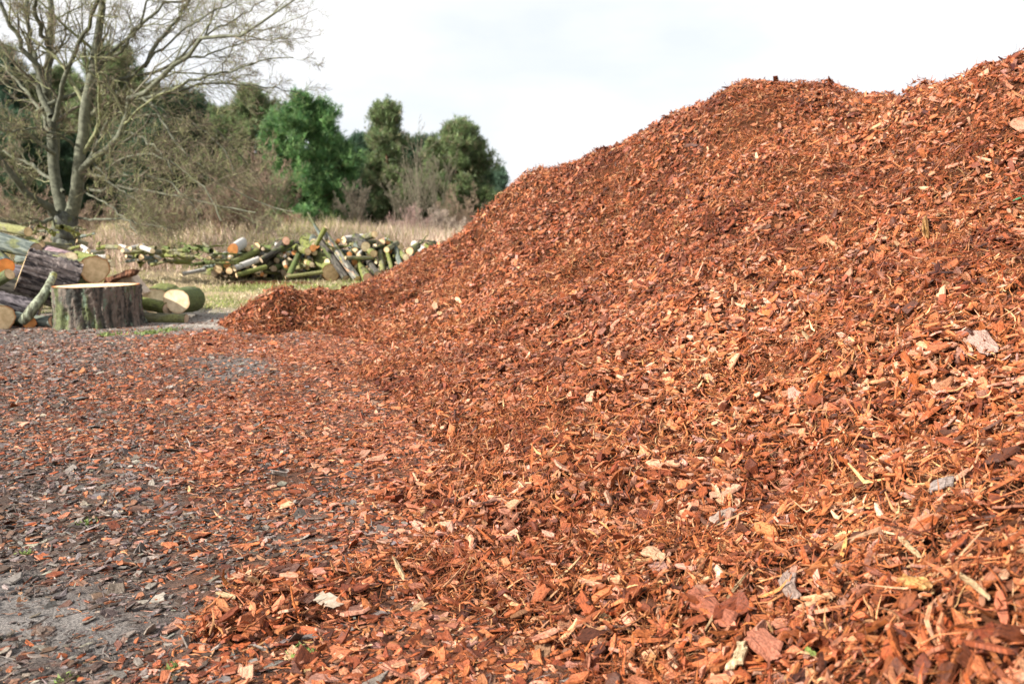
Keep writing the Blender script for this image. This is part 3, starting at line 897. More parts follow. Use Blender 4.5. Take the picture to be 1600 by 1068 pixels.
# the leaning curved branch
pts = np.array([P(36, 503, 9.75), P(50, 484, 9.75), P(64, 466, 9.85), (P(76, 447, 10.0)), P(84, 428, 10.2)])
o = pts[0]
ob = empty('leaning_branch', o, 'curved grey green branch leaning upright against the furrowed log', 'branch', SG)
ln = resample(pts, 14)
V, F, cc = tubes(ln[None] - o, np.interp(np.linspace(0, 1, 14), [0, .3, 1], [.062, .058, .04])[None], 14, np.array([[.2, .22, .15]]))
V += rng.normal(0, .0025, V.shape)
mesh_np('bark', V, F, mat_bark('leaning_branch_bark', (0.09, .09, .06), (.30, .33, .24), (.3, .3, .1), .3), parent=ob, smooth=True)
for end in (0, 13):
    ringv = V[end * 14:(end + 1) * 14]; cen = ringv.mean(0)
    tn = norm((ln[min(end + 1, 13)] - ln[max(end - 1, 0)])) * (1 if end else -1)
    W = np.concatenate([ringv + tn * .002, [cen + tn * .004]]); e = np.arange(14)
    cc = np.ones((15, 3)); cc[-1] = 0
    mesh_np('cut_face', W, [np.stack([e, (e + 1) % 14, np.full(14, 14)], -1)], CUT['grey'], parent=ob, col=cc)


def slab(name, pix, Yd, th, mat, label, cat, group=None, jag=0.0, tilt=0.0):
    """a thick split piece of wood or bark from an outline, standing at distance Yd"""
    base = np.array([P(a, b, Yd + tilt * (b - pix[0][1])) for a, b in pix])
    o = base[:, :].min(0)
    o = np.array([base[:, 0].mean(), Yd, base[:, 2].min()])
    n = len(base)
    fr = base - o; bk = fr + np.array([th * .3, th, th * .15])
    ins = fr.mean(0) + (fr - fr.mean(0)) * .93 - np.array([0, .006, 0])
    V = np.concatenate([ins, fr, bk])
    V += rng.normal(0, jag, V.shape)
    i = np.arange(n); j = (i + 1) % n
    fs = [i[None], (2 * n + i[::-1])[None], np.stack([i, n + i, n + j, j], -1), np.stack([n + i, 2 * n + i, 2 * n + j, n + j], -1)]
    ob = mesh_np(name, V, fs, mat)
    ob.location = o
    return tag(ob, label, cat, group)


m_split, N_, L_, b_ = new_mat('split_wood', .7, .3)
t_ = N_.new('ShaderNodeTexCoord')
n_ = noise_node(N_, L_, t_.outputs['Object'], 1, 5, (30, 30, 6))
r_ = ramp(N_, L_, n_.outputs['Fac'], [(.3, (.42, .29, .2)), (.65, (.62, .52, .42))])
L_.new(r_.outputs['Color'], b_.inputs['Base Color'])
slab('wood_wedge', [(170, 452), (172, 442), (183, 436), (203, 429), (213, 442), (226, 458), (215, 468), (185, 466)], 11.15, .12, m_split, 'pale triangular wedge of split wood standing behind the stump', 'wood wedge', SG)
pts = [(163, 441), (166, 434), (176, 430), (188, 427), (198, 422), (206, 422), (209, 426), (203, 431), (190, 434), (178, 438), (168, 444)]
slab('bark_slab', pts, 11.0, .14, BARK['brown'], 'shaggy dark brown slab of bark lying on the pale wedge behind the stump', 'bark slab', SG, jag=.012)

# ------------------------------------------------------------ the long log pile
PG = 'logs of the long pile'
L1 = [
    ((517, 426, 19.4), (482, 378, 21.6), 29, 'moss', 'pale', 'thickest log of the long pile, its round sawn end facing the camera', {}),
    ((558, 437, 19.0), (507, 366, 20.0), 12, 'lichen', 'pale', 'long leaning log with orange lichen, right of the thickest log', {}),
    ((540, 434, 19.1), (498, 372, 20.0), 11, 'dark', 'grey', 'dark leaning log touching the thickest log on its right', {}),
    ((575, 438, 18.9), (556, 409, 20.2), 17, 'moss', 'pink', 'short mossy log with pinkish foot where the pile meets the heap', {}),
    ((447, 376, 19.6), (420, 402, 20.6), 13, 'dark', 'pink', 'dark log with a broad pink sawn end on top of the pile', {}),
    ((481, 393, 19.3), (462, 386, 20.2), 11, 'moss', 'pale', 'mossy log with a round cream end left of the leaning logs', {}),
    ((341, 420, 18.9), (352, 408, 20.2), 13, 'olive', 'pale', 'round cream log end at the left foot of the long pile', {}),
    ((358, 423, 18.8), (372, 412, 20.0), 11, 'olive', 'pale', 'second cream log end at the foot of the pile, below the orange one', {}),
    ((355, 414, 19.0), (367, 402, 20.2), 11, 'olive', 'orange', 'small orange brown log end between two cream ends', {}),
    ((364, 389, 19.3), (378, 380, 20.3), 17, 'birch', 'orange', 'white barked log with a vivid orange sawn end', {}),
    ((366, 419, 18.8), (404, 405, 19.4), 9, 'birch', 'white', 'white birch log slanting up across the left half of the pile', {}),
    ((362, 412, 19.2), (402, 393, 20.0), 11, 'moss', 'pale', 'mossy log slanting just above the white birch log', {}),
    ((408, 406, 19.3), (458, 378, 19.9), 9, 'dark', 'grey', 'dark grey log slanting up to the top of the pile', {}),
    ((370, 430, 18.6), (416, 417, 19.1), 8, 'moss', 'pale', 'slender mossy log along the foot of the pile', {}),
    ((284, 428, 18.9), (320, 421, 19.4), 6, 'birch', 'white', 'white birch piece lying alone left of the pile', {}),
    ((446, 433, 18.9), (504, 425, 19.2), 6, 'olive', 'pale', 'long thin log on the ground left of the thickest log', {}),
    ((585, 366, 19.6), (567, 372, 20.4), 10, 'olive', 'pale', 'yellowish log with a cream end on the very top of the pile', {}),
    ((571, 385, 19.4), (556, 372, 20.4), 15, 'dark', 'white', 'dark log with a large white sawn end near the top right', {}),
    ((584, 396, 19.3), (560, 380, 20.2), 12, 'moss', 'pale', 'mossy log below the white ended log', {}),
    ((546, 397, 19.3), (552, 390, 20.4), 8, 'olive', 'orange', 'small orange ended log between the leaning log and the white ended log', {}),
    ((640, 392, 19.3), (652, 384, 20.5), 12, 'olive', 'pale', 'round cream log end near the right end of the pile', {}),
    ((634, 402, 19.2), (620, 392, 20.3), 10, 'moss', 'white', 'white log end just below the round cream one at the right', {}),
    ((604, 390, 19.4), (620, 380, 20.2), 9, 'olive', 'pale', 'olive log with a small cream end right of the white ended log', {}),
    ((598, 424, 19.0), (594, 393, 19.9), 8, 'olive', 'grey', 'upright leaning pale olive log in the right part of the pile', {}),
    ((612, 420, 19.0), (604, 390, 19.9), 6, 'moss', 'grey', 'thin upright mossy log beside the olive leaning log', {}),
    ((627, 417, 19.0), (618, 388, 19.9), 9, 'teal', 'grey', 'grey green log leaning at the right part of the pile', {}),
    ((590, 428, 18.9), (568, 398, 20.0), 10, 'dark', 'grey', 'black leaning log with shadow round it right of the lichen log', {}),
    ((540, 403, 19.1), (583, 403, 19.4), 6, 'olive', 'pale', 'thin log lying level across the middle of the pile', {}),
    ((326, 404, 19.3), (340, 396, 20.3), 8, 'olive', 'pale', 'small cream log end at the upper left of the pile', {}),
    ((470, 390, 20.0), (452, 430, 19.0), 9, 'green', 'grey', 'dark green log propped in the middle of the pile', {}),
    ((318, 380, 19.9), (345, 400, 19.2), 4, 'olive', 'pale', 'thin bare stick slanting over the left part of the pile', {}),
    ((487, 413, 19.2), (470, 405, 20.2), 8, 'moss', 'white', 'oval white log end just left of the thickest log', {}),
]
for a, b, w, bk, ct, lab, kw in L1:
    log('log', a, b, w, bk, ct, lab, group=PG, sides=16, segs=5, **kw)
# two poles standing out of the pile
log('pole', (502, 370, 19.7), (481, 332, 19.9), 6, 'teal', 'pale', 'grey pole sticking out highest above the pile', 'pole', None, w2=3, sides=10)
log('branch_stub', (494, 382, 19.4), (509, 355, 19.3), 8, 'moss', 'pale', 'green mossy branch stub standing above the thickest log', 'branch', None, sides=12)


def pile_top(px):
    return np.interp(px, [320, 345, 400, 450, 500, 560, 600, 640, 700, 760], [402, 388, 380, 374, 370, 370, 372, 380, 378, 384])


zones = [(330, 410, 'left third'), (410, 540, 'middle'), (540, 600, 'right half'), (600, 720, 'right end')]
bl = ['moss', 'olive', 'dark', 'teal', 'green', 'birch', 'olive', 'moss']; cl = ['pale', 'pale', 'white', 'grey', 'orange', 'pale']
FILL = []
for (x0, x1, nm), nlog in zip(zones, (72, 90, 50, 66)):
    for k in range(nlog):
        px = R.uniform(x0, x1); top = float(pile_top(px)); t = R.random() ** .8
        depth = R.uniform(19.4, 21.2)
        py = top + 4 + t * (432 - top - 4) * (1 if px < 620 else .75)
        dx = R.uniform(-1, 1) * R.choice([18, 26, 42]); dy = R.uniform(-16, 10)
        w = R.uniform(5, 12)
        bk = R.choice(bl)
        word = {'moss': 'mossy', 'olive': 'yellow green', 'dark': 'dark', 'teal': 'grey', 'green': 'deep green', 'birch': 'white barked'}[bk]
        log('log', (px, py, depth), (px + dx, max(py + dy, top + 1), depth + R.uniform(.3, 1.3)), w, bk, R.choice(cl),
            'one of the %s logs packed in the %s of the long pile' % (word, nm), group='%s logs packed in the %s' % (word, nm), sides=10, segs=3)

# ------------------------------------------------------------ birch debris and mossy branches left of the pile
DG = 'birch pieces scattered under the bare tree'
deb = []
for k in range(34):
    px = R.uniform(118, 250); py = R.uniform(380, 413); Y = R.uniform(17.2, 20)
    if px > 225: py = R.uniform(388, 412)
    bk = R.choice(['birch', 'birch', 'olive', 'olive', 'teal', 'moss'])
    word = {'birch': 'white birch', 'olive': 'yellow green', 'teal': 'grey', 'moss': 'mossy'}[bk]
    log('log', (px, py, Y), (px + R.uniform(-1, 1) * 22, py + R.uniform(-7, 5), Y + R.uniform(-.3, .8)), R.uniform(4, 9), bk, R.choice(['white', 'pale']),
        'one of the short %s pieces strewn behind the stump' % word, group='%s pieces strewn behind the stump' % word, sides=10, segs=3)


def crooked(name, p0, p1, r, mat, label, group, k=10, wob=.12, side=0):
    L_ = np.linalg.norm(p1 - p0)
    line = np.linspace(p0, p1, k) + np.concatenate([np.zeros((1, 3)), np.cumsum(rng.normal(0, wob * L_ / k, (k - 1, 3)), 0)])
    line[:, 2] = np.maximum(line[:, 2], g_h(line[:, 0], line[:, 1]) + r * .5)
    lines = [line]; rads = [np.linspace(r, r * .35, k)]
    for s in range(side):
        i = rng.integers(2, k - 2)
        d = norm(line[i + 1] - line[i] + rng.normal(0, .6 * L_ / k, 3)) * L_ * rng.uniform(.15, .35)
        ll = line[i] + np.linspace(0, 1, k)[:, None] * d + np.concatenate([np.zeros((1, 3)), np.cumsum(rng.normal(0, .02 * L_, (k - 1, 3)), 0)])
        lines.append(ll); rads.append(np.linspace(r * .5, r * .12, k))
    V, F, cc = tubes(np.array(lines) - line[0], np.array(rads), 7)
    o = mesh_np(name, V, F, mat, smooth=True)
    o.location = line[0]
    return tag(o, label, 'branch', group)


for k in range(34):
    px = R.uniform(215, 338); py = R.uniform(386, 414); Y = R.uniform(18.0, 20)
    p0 = P(px, py, Y); p1 = P(px + R.uniform(-1, 1) * 55, py + R.uniform(-9, 6), Y + R.uniform(-.6, 1))
    crooked('mossy_branch', p0, p1, R.uniform(.025, .07), BARK[R.choice(['moss', 'moss', 'olive', 'green'])],
            'one of the yellow green mossy branches heaped between the birch pieces and the long pile', 'mossy branches heaped left of the long pile', side=3)
for k in range(16):
    px = R.uniform(0, 130); py = R.uniform(352, 398); Y = R.uniform(14.5, 18)
    p0 = P(px, py, Y); p1 = P(px + R.uniform(-1, 1) * 60, py + R.uniform(-12, 12), Y + R.uniform(-.6, 1))
    crooked('mossy_branch', p0, p1, R.uniform(.02, .055), BARK[R.choice(['moss', 'olive', 'teal'])],
            'one of the bent mossy branches behind the left log heap under the bare tree', 'bent branches behind the left log heap', side=3)
for k in range(26):
    px = R.uniform(400, 700); py = float(pile_top(px)) + R.uniform(-3, 20); Y = R.uniform(19.6, 21)
    p0 = P(px, py, Y); p1 = P(px + R.uniform(-1, 1) * 40, py + R.uniform(-10, 12), Y + R.uniform(-.6, 1))
    crooked('thin_branch', p0, p1, R.uniform(.012, .03), BARK[R.choice(['moss', 'olive', 'olive', 'dark'])],
            'one of the thin crooked branches tangled over the top of the long pile', 'thin branches tangled over the long pile', side=3)


# ------------------------------------------------------------ grass
def blades(pos, hgt, wid, lean, col):
    n = len(pos)
    az = rng.uniform(0, 2 * np.pi, n)
    s = np.stack([np.cos(az), np.sin(az), np.zeros(n)], -1)
    d = rng.normal(0, 1, (n, 3)) * lean; d[:, 2] = 1; d = norm(d)
    d2 = norm(d + rng.normal(0, 1, (n, 3)) * lean * np.array([1, 1, .3]))
    m = pos + d * (hgt * .55)[:, None]; tp = m + d2 * (hgt * .5)[:, None]
    w = wid[:, None]
    V = np.stack([pos - s * w, pos + s * w, m + s * w * .8, m - s * w * .8, tp], 1)
    b = (np.arange(n) * 5)[:, None]
    return V.reshape(-1, 3), [b + np.array([[0, 1, 2, 3]]), b + np.array([[3, 2, 4]])], np.repeat(col, 5, 0)


def palc(cols, n, var=.18):
    c = np.array(cols)[rng.integers(0, len(cols), n)]
    return np.clip(c * np.exp(rng.normal(0, var, (n, 1))), .01, .9)


# short turf between the track and the log pile
n = 90000
y = rng.uniform(11.3, 24, n); x = rng.uniform(-1.0, .22, n) * y * .72
m = fbm(x * .9, y * .9, 81); m2 = fbm(x * 2.5, y * 2.5, 91)
k = rng.random(n) < np.clip(.55 + .9 * m2 + .5 * m, 0.08, 1) * sstep(11.3, 12.6, y + .8 * m)
x, y, m, m2 = x[k], y[k], m[k], m2[k]; n = len(x)
c = np.where((rng.random(n) < np.clip(.42 + 1.1 * m + .3 * m2, .08, .85))[:, None], palc([(.26, .30, .09), (.32, .34, .11), (.2, .25, .07)], n), palc([(.56, .45, .29), (.46, .37, .22), (.64, .54, .37)], n))
V, F, cc = blades(np.stack([x, y, g_h(x, y) - .01], -1), rng.uniform(.03, .10, n) * (1 + .5 * (y > 17)), rng.uniform(.004, .009, n), .9, c)
o = tag(mesh_np('short_grass', V, F, M_GRASS, col=cc), 'short patchy green and straw coloured grass behind the track', 'grass', kind='stuff')
# tall dry grass on the rise behind the log pile
n = 150000
y = rng.uniform(21.8, 46, n) ** 1.0; x = rng.uniform(-.85, .12, n) * y
m = fbm(x * .35, y * .35, 131, 3); m2 = fbm(x * 1.5, y * 1.5, 141, 3)
k = rng.random(n) < np.clip(.7 + 1.2 * m2, .1, 1) * sstep(21.6, 23, y + m)
x, y, m, m2 = x[k], y[k], m[k], m2[k]; n = len(x)
c = np.where((rng.random(n) < np.clip(.16 + .9 * m, .02, .7))[:, None], palc([(.30, .30, .11), (.38, .36, .15), (.25, .26, .09)], n), palc([(.58, .44, .34), (.68, .56, .44), (.48, .35, .27), (.56, .41, .34)], n))
hg_ = 1.3 * np.clip(.42 + .55 * m2 + .4 * m, .12, 1.0) * rng.uniform(.6, 1.2, n)
V, F, cc = blades(np.stack([x, y, g_h(x, y) - .03], -1), hg_, rng.uniform(.006, .014, n), .35, c)
o = tag(mesh_np('dry_grass', V, F, M_GRASS, col=cc), 'tall dry beige grass on the rise between the log pile and the trees', 'grass', kind='stuff')
# scattered green sprouts on the ground
for (px, py, rad, cnt, lab) in [(40, 861, .03, 26, 'tiny bright green seedling on bare soil near the left edge'),
                                (132, 816, .05, 34, 'low green weed right of the tiny seedling among grey bark chips'),
                                (468, 1026, .05, 60, 'feathery green weed among red chips at the bottom'),
                                (266, 1046, .03, 26, 'small green weed on grey soil left of the feathery weed'),
                                (100, 1060, .03, 24, 'small green weed cut by the bottom edge of the view'),
                                (232, 522, .22, 130, 'bright green tuft of grass in front of the big stump'),
                                (170, 524, .15, 60, 'faint green tuft close to the foot of the big stump'),
                                (262, 517, .14, 90, 'small green tuft where the track meets the red chips')]:
    q = G(px, py); r = rng.normal(0, rad * .4, (cnt, 2))
    x = q[0] + r[:, 0]; y = q[1] + r[:, 1]
    bigt = py < 600
    V, F, cc = blades(np.stack([x, y, surf_h(x, y)], -1) - np.array([q[0], q[1], 0]), rng.uniform(.02, .05, cnt) * (1.6 if bigt else .55), rng.uniform(.003, .007, cnt) * (1.5 if bigt else 1.), 1.0, palc([(.13, .19, .05), (.19, .24, .08)], cnt))
    o = mesh_np('grass_tuft' if bigt else 'weed', V, F, M_GRASS, col=cc)
    o.location = (q[0], q[1], 0)
    tag(o, lab, 'grass tuft' if bigt else 'weed')

# ------------------------------------------------------------ bare tree
def grow(lines, rads, n, t0, t1, lmul, spread, bias, k=6, wob=.16, rmul=.45, lmin=.12, fall=.55):
    """n children for each parent branch (all vectorised)"""
    Np, kp, _ = lines.shape
    L_ = np.linalg.norm(np.diff(lines, axis=1), axis=2).sum(1)
    par = np.repeat(np.arange(Np), n)
    t = np.tile((np.arange(n) + .5) / n, Np) * (t1 - t0) + t0 + rng.normal(0, .04, Np * n)
    t = np.clip(t, .03, .985)
    f = t * (kp - 1); i = f.astype(int); i = np.minimum(i, kp - 2); f = f - i
    p = lines[par, i] * (1 - f)[:, None] + lines[par, i + 1] * f[:, None]
    tan = norm(lines[par, i + 1] - lines[par, i])
    r = rads[par, i] * (1 - f) + rads[par, i + 1] * f
    q = rng.normal(0, 1, (len(par), 3)); q -= (q * tan).sum(1, keepdims=True) * tan; q = norm(q)
    d = norm(tan + spread * q + np.asarray(bias))
    ll = np.maximum(L_[par] * lmul * (1 - fall * t) * rng.uniform(.6, 1.3, len(par)), lmin)
    step = ll / (k - 1)
    pts = [p]; cur = d
    for s in range(k - 1):
        cur = norm(cur + rng.normal(0, wob, cur.shape) + np.asarray(bias) * .25)
        pts.append(pts[-1] + cur * step[:, None])
    nl = np.stack(pts, 1)
    r0 = np.minimum(r * rmul * rng.uniform(.7, 1.2, len(par)), ll * .03)
    nr = r0[:, None] * np.linspace(1, .35, k)[None]
    return nl, np.maximum(nr, .0022)


YT = 24.0


def limb(pix, w0, w1, dy=0.0, k=18, yb=None):
    """limb through pixels, drifting dy metres in depth"""
    n = len(pix)
    s = np.linspace(0, 1, n)
    pts = np.array([P(a, b, (YT if yb is None else yb) + dy * t) for (a, b), t in zip(pix, s)])
    l = resample(pts, k)
    l[1:-1] += rng.normal(0, .025, (k - 2, 3))
    return l, np.linspace(w0, w1, k) / 2 / FPX * YT


tb = P(104, 402, YT); zb = float(g_h(tb[0], tb[1]))
tree = empty('bare_tree', (tb[0], tb[1], zb), 'large leafless tree with many spreading lichen covered limbs, rising behind the left log heap', 'tree')
o3 = np.array([tb[0], tb[1], zb])
trunkl = []
tl, tr_ = limb([(106, 408), (105, 385), (103, 362), (101, 338)], 42, 34, 0)
tl[0, 2] = zb - .15
tl[0, 0] += .03
LIMBS = [  # pixels, width, width, depth drift
    ([(98, 345), (78, 326), (56, 312), (30, 288), (8, 258), (-25, 215)], 17, 8, -1.5),
    ([(100, 342), (92, 305), (85, 260), (84, 225), (80, 180), (72, 142), (77, 75), (77, 0), (74, -60)], 22, 8, .8),
    ([(108, 345), (116, 318), (124, 270), (127, 232), (135, 168), (146, 112), (155, 49), (158, 0), (160, -70)], 25, 9, -.6),
    ([(80, 182), (62, 140), (56, 94), (48, 60), (42, 0), (38, -50)], 12, 6, 1.2),
    ([(72, 145), (56, 100), (38, 82), (22, 50), (2, 10), (-20, -40)], 11, 5, -.8),
    ([(77, 80), (66, 50), (56, 15), (50, -40)], 9, 4, -1.2),
    ([(84, 190), (100, 130), (115, 85), (135, 48), (150, 5), (165, -50)], 9, 5, -1.5),
    ([(112, 330), (124, 268), (160, 240), (195, 202), (200, 155), (226, 146), (262, 112), (292, 90), (322, 58), (372, 56), (430, 20), (460, 0)], 15, 2.5, -2.5),
    ([(57, 176), (84, 160), (108, 150), (150, 132), (200, 122), (240, 112), (270, 100), (322, 58), (336, 0)], 9, 2.5, 1.5),
    ([(128, 235), (148, 128), (162, 92), (195, 62), (240, 20), (262, 4), (300, -2), (340, -25)], 10, 3, 1.8),
    ([(150, 100), (178, 90), (205, 60), (222, 30), (232, 0)], 7, 3, -1.0),
    ([(226, 104), (240, 76), (268, 42), (296, 0), (310, -30)], 8, 4, 1.6),
    ([(200, 155), (240, 152), (270, 138), (312, 120), (360, 110), (412, 95), (458, 90)], 7, 1.6, -2.0),
    ([(225, 146), (262, 146), (318, 131), (375, 131), (435, 139), (470, 148)], 6, 1.5, 1.0),
    ([(142, 180), (165, 165), (190, 157), (206, 150)], 9, 6, .8),
    ([(130, 270), (152, 225), (178, 175), (190, 150), (204, 110)], 9, 4, 1.8),
    ([(196, 207), (214, 212), (233, 222), (252, 243), (262, 252), (270, 272)], 6, 2, -2.2),
    ([(142, 254), (158, 268), (172, 285), (190, 298), (211, 311), (224, 322)], 5, 1.6, -3.0),
    ([(124, 262), (150, 277), (185, 275), (240, 277), (272, 290), (300, 318), (312, 334)], 7, 1.8, -2.6),
    ([(206, 142), (224, 155), (240, 168), (262, 203), (285, 232), (300, 248), (318, 262)], 7, 2, -2.0),
    ([(138, 295), (158, 300), (180, 290), (205, 295), (245, 300), (300, 312), (352, 325), (400, 332)], 6, 1.6, -3),
    ([(122, 340), (150, 344), (190, 343), (225, 350), (270, 356)], 5, 1.6, -2.2),
    ([(262, 112), (300, 70), (350, 40), (400, 10), (440, -20)], 5, 1.4, 1.6),
    ([(200, 122), (260, 70), (310, 30), (360, 5), (400, -20)], 5, 1.6, -1.8),
    ([(292, 90), (340, 80), (390, 62), (440, 55)], 4, 1.2, 1.5),
    ([(205, 295), (235, 262), (290, 262), (350, 290), (410, 318), (460, 330)], 4, 1.4, -2.5),
    ([(150, 277), (190, 250), (240, 240), (290, 270), (330, 310), (345, 345)], 4.5, 1.4, -3.2),
    ([(185, 275), (210, 300), (240, 340), (262, 362)], 3.5, 1.2, -3.2),
    ([(130, 300), (170, 320), (200, 345), (215, 365)], 4, 1.4, -3.4),
    ([(100, 300), (78, 280), (54, 262), (32, 250), (0, 236)], 8, 3, 2.0),
    ([(86, 240), (60, 222), (30, 200), (0, 184), (-30, 176)], 8, 3, -1.4),
    ([(84, 215), (60, 170), (30, 130), (0, 100), (-30, 70)], 7, 3, 2.2),
    ([(96, 340), (66, 345), (36, 350), (0, 345), (-40, 335)], 8, 3, -2.4),
    ([(100, 350), (70, 362), (40, 360), (10, 350)], 7, 2.5, 1.6),
    ([(127, 240), (100, 215), (60, 200), (20, 205), (-20, 200)], 6, 2, -2.5),
    ([(268, 150), (300, 175), (330, 196), (360, 226), (390, 262), (420, 300)], 4, 1.4, 1.5),
    ([(214, 212), (260, 215), (305, 236), (345, 262), (385, 290), (430, 305)], 4.5, 1.4, 2.0),
    ([(178, 175), (225, 180), (270, 182), (320, 205), (352, 240), (372, 276)], 4.5, 1.4, -1.2),
]
ls, rs = [], []
for pix, w0, w1, dyy in LIMBS:
    l, r = limb(pix, w0 * .82, w1 * .85, dyy)
    ls.append(l); rs.append(r)
ls = np.array(ls); rs = np.array(rs)
V, F, cc = tubes(tl[None] - o3, tr_[None] * np.array([1.35, 1.2, 1.12] + [1] * 15)[None], 20)
ang_n = rng.normal(0, .012, V.shape); V = V + ang_n
mesh_np('trunk', V, F, BARK['trunk'], parent=tree, smooth=True)


def barkcol(n, dark=1.0):
    return palc([(.15, .15, .095), (.19, .195, .11), (.115, .11, .08), (.22, .23, .12), (.16, .14, .10)], n, .2) * dark


BR = []
BR.append(tubes(ls - o3, rs, 10, np.array([.12, .125, .09]) * rng.uniform(.75, 1.2, (len(ls), 1))))
bias = np.array([.10, 0, .10])
c1l, c1r = grow(ls, rs, 11, .18, .97, .42, .8, (.05, 0, .08), 8, .2, .42)
BR.append(tubes(c1l - o3, c1r, 6, barkcol(len(c1l))))
c2l, c2r = grow(c1l, c1r, 8, .2, .97, .52, .8, (.03, 0, .03), 6, .2, .5)
BR.append(tubes(c2l - o3, c2r, 4, barkcol(len(c2l))))
c3l, c3r = grow(c2l, c2r, 6, .15, .98, .6, .8, (.02, 0, .0), 5, .2, .6, lmin=.2)
c2r = np.maximum(c2r, .006); c3r = np.maximum(c3r, .0045)
BR.append(tubes(c3l - o3, c3r, 3, palc([(.17, .13, .10), (.2, .155, .11), (.19, .18, .10), (.25, .26, .12)], len(c3l))))
V, F, cc = join(BR)
mesh_np('branches', V, F, M_TWIG, parent=tree, smooth=True, col=cc)
print('tree verts', len(V))


def shrub(px, py, Y, hgt, wid, n, label, cols, group=None, name='bare_shrub', cat='shrub', tw=.009, lev=3):
    p = P(px, py, Y); z0 = float(g_h(p[0], p[1])); o = np.array([p[0], p[1], z0])
    k = 8
    az = rng.uniform(0, 2 * np.pi, n); sp = rng.uniform(.1, 1, n) * wid / 2
    tip = np.stack([np.cos(az) * sp, np.sin(az) * sp * .8, hgt * (1.02 - .35 * (sp / (wid / 2)) ** 2) * rng.uniform(.7, 1.05, n)], -1)
    st_ = np.stack([np.cos(az) * .15, np.sin(az) * .15, np.full(n, -.1)], -1) * rng.uniform(.2, 1.4, (n, 1))
    s = np.linspace(0, 1, k)[None, :, None]
    l = st_[:, None] * (1 - s) + tip[:, None] * s
    l[..., :2] -= (np.sin(np.pi * s) * .18 * tip[:, None])[..., :2]
    l += np.concatenate([np.zeros((n, 1, 3)), np.cumsum(rng.normal(0, .03 * hgt / 3, (n, k - 1, 3)), 1)], 1)
    r = np.linspace(1, .25, k)[None] * rng.uniform(.6, 1.3, (n, 1)) * hgt * tw
    A = [tubes(l, r, 5, palc(cols, n))]
    for q in range(lev):
        l, r = grow(l, r, 6 if q else 8, .2, .98, .42, .6, (0, 0, .12), 5, .16, .55, lmin=.12)
        A.append(tubes(l, np.maximum(r, .003), 3, palc(cols, len(l))))
    V, F, cc = join(A)
    ob = mesh_np(name, V, F, M_TWIG, smooth=True, col=cc)
    ob.location = o
    return tag(ob, label, cat, group)


PINKT = [(.28, .19, .15), (.22, .16, .12), (.32, .23, .17), (.22, .19, .11)]
GREYT = [(.17, .145, .105), (.13, .12, .085), (.2, .18, .13)]
shrub(350, 368, 30, 2.4, 3.4, 18, 'wide pale twiggy shrub between the bare tree and the bright green pine', PINKT)
shrub(285, 368, 31, 2.0, 3.6, 18, 'twiggy shrub directly right of the bare tree trunk, below its drooping limbs', PINKT)
shrub(405, 366, 30, 3.3, 4.0, 24, 'brown twiggy shrub in front of the bright green pine', PINKT)
shrub(215, 366, 31, 1.5, 3.2, 14, 'low tangled shrub seen through the limbs of the bare tree', [(.2, .2, .1), (.24, .22, .13), (.18, .15, .11)])
shrub(30, 366, 28, 2.0, 3.6, 16, 'tangled shrub behind the log heap at the left edge', PINKT)
shrub(130, 366, 32, 1.6, 3.4, 14, 'tangled shrub right behind the trunk of the bare tree', PINKT)
shrub(455, 362, 36, 1.2, 1.6, 14, 'small brown bush at the foot of the bright green pine', [(.22, .13, .09), (.26, .17, .12)])
shrub(655, 366, 44, 5.6, 2.6, 9, 'tall grey leafless birch sapling between the two right hand pines', GREYT, None, 'bare_birch', 'tree', .006)
shrub(685, 366, 43, 4.2, 2.2, 7, 'slender leafless birch in front of the rightmost large pine', GREYT, None, 'bare_birch', 'tree', .006)
shrub(630, 366, 41, 3.4, 2.4, 8, 'grey leafless thicket tree in front of the middle pine', GREYT, None, 'bare_birch', 'tree', .006)
shrub(722, 368, 42, 2.6, 3.0, 14, 'grey twiggy bush at the foot of the rightmost pine', PINKT)
shrub(645, 372, 38, 1.5, 2.6, 18, 'pinkish dry bush just behind the right end of the log pile', [(.34, .25, .22), (.3, .2, .17)])
shrub(690, 374, 37, 1.3, 2.6, 18, 'pale dry bush touching the slope of the heap', [(.4, .33, .27), (.3, .24, .2)])
shrub(560, 366, 40, 2.4, 3.2, 14, 'dark twiggy bush between the bright green pine and the middle pine', [(.12, .1, .08), (.16, .14, .1)])


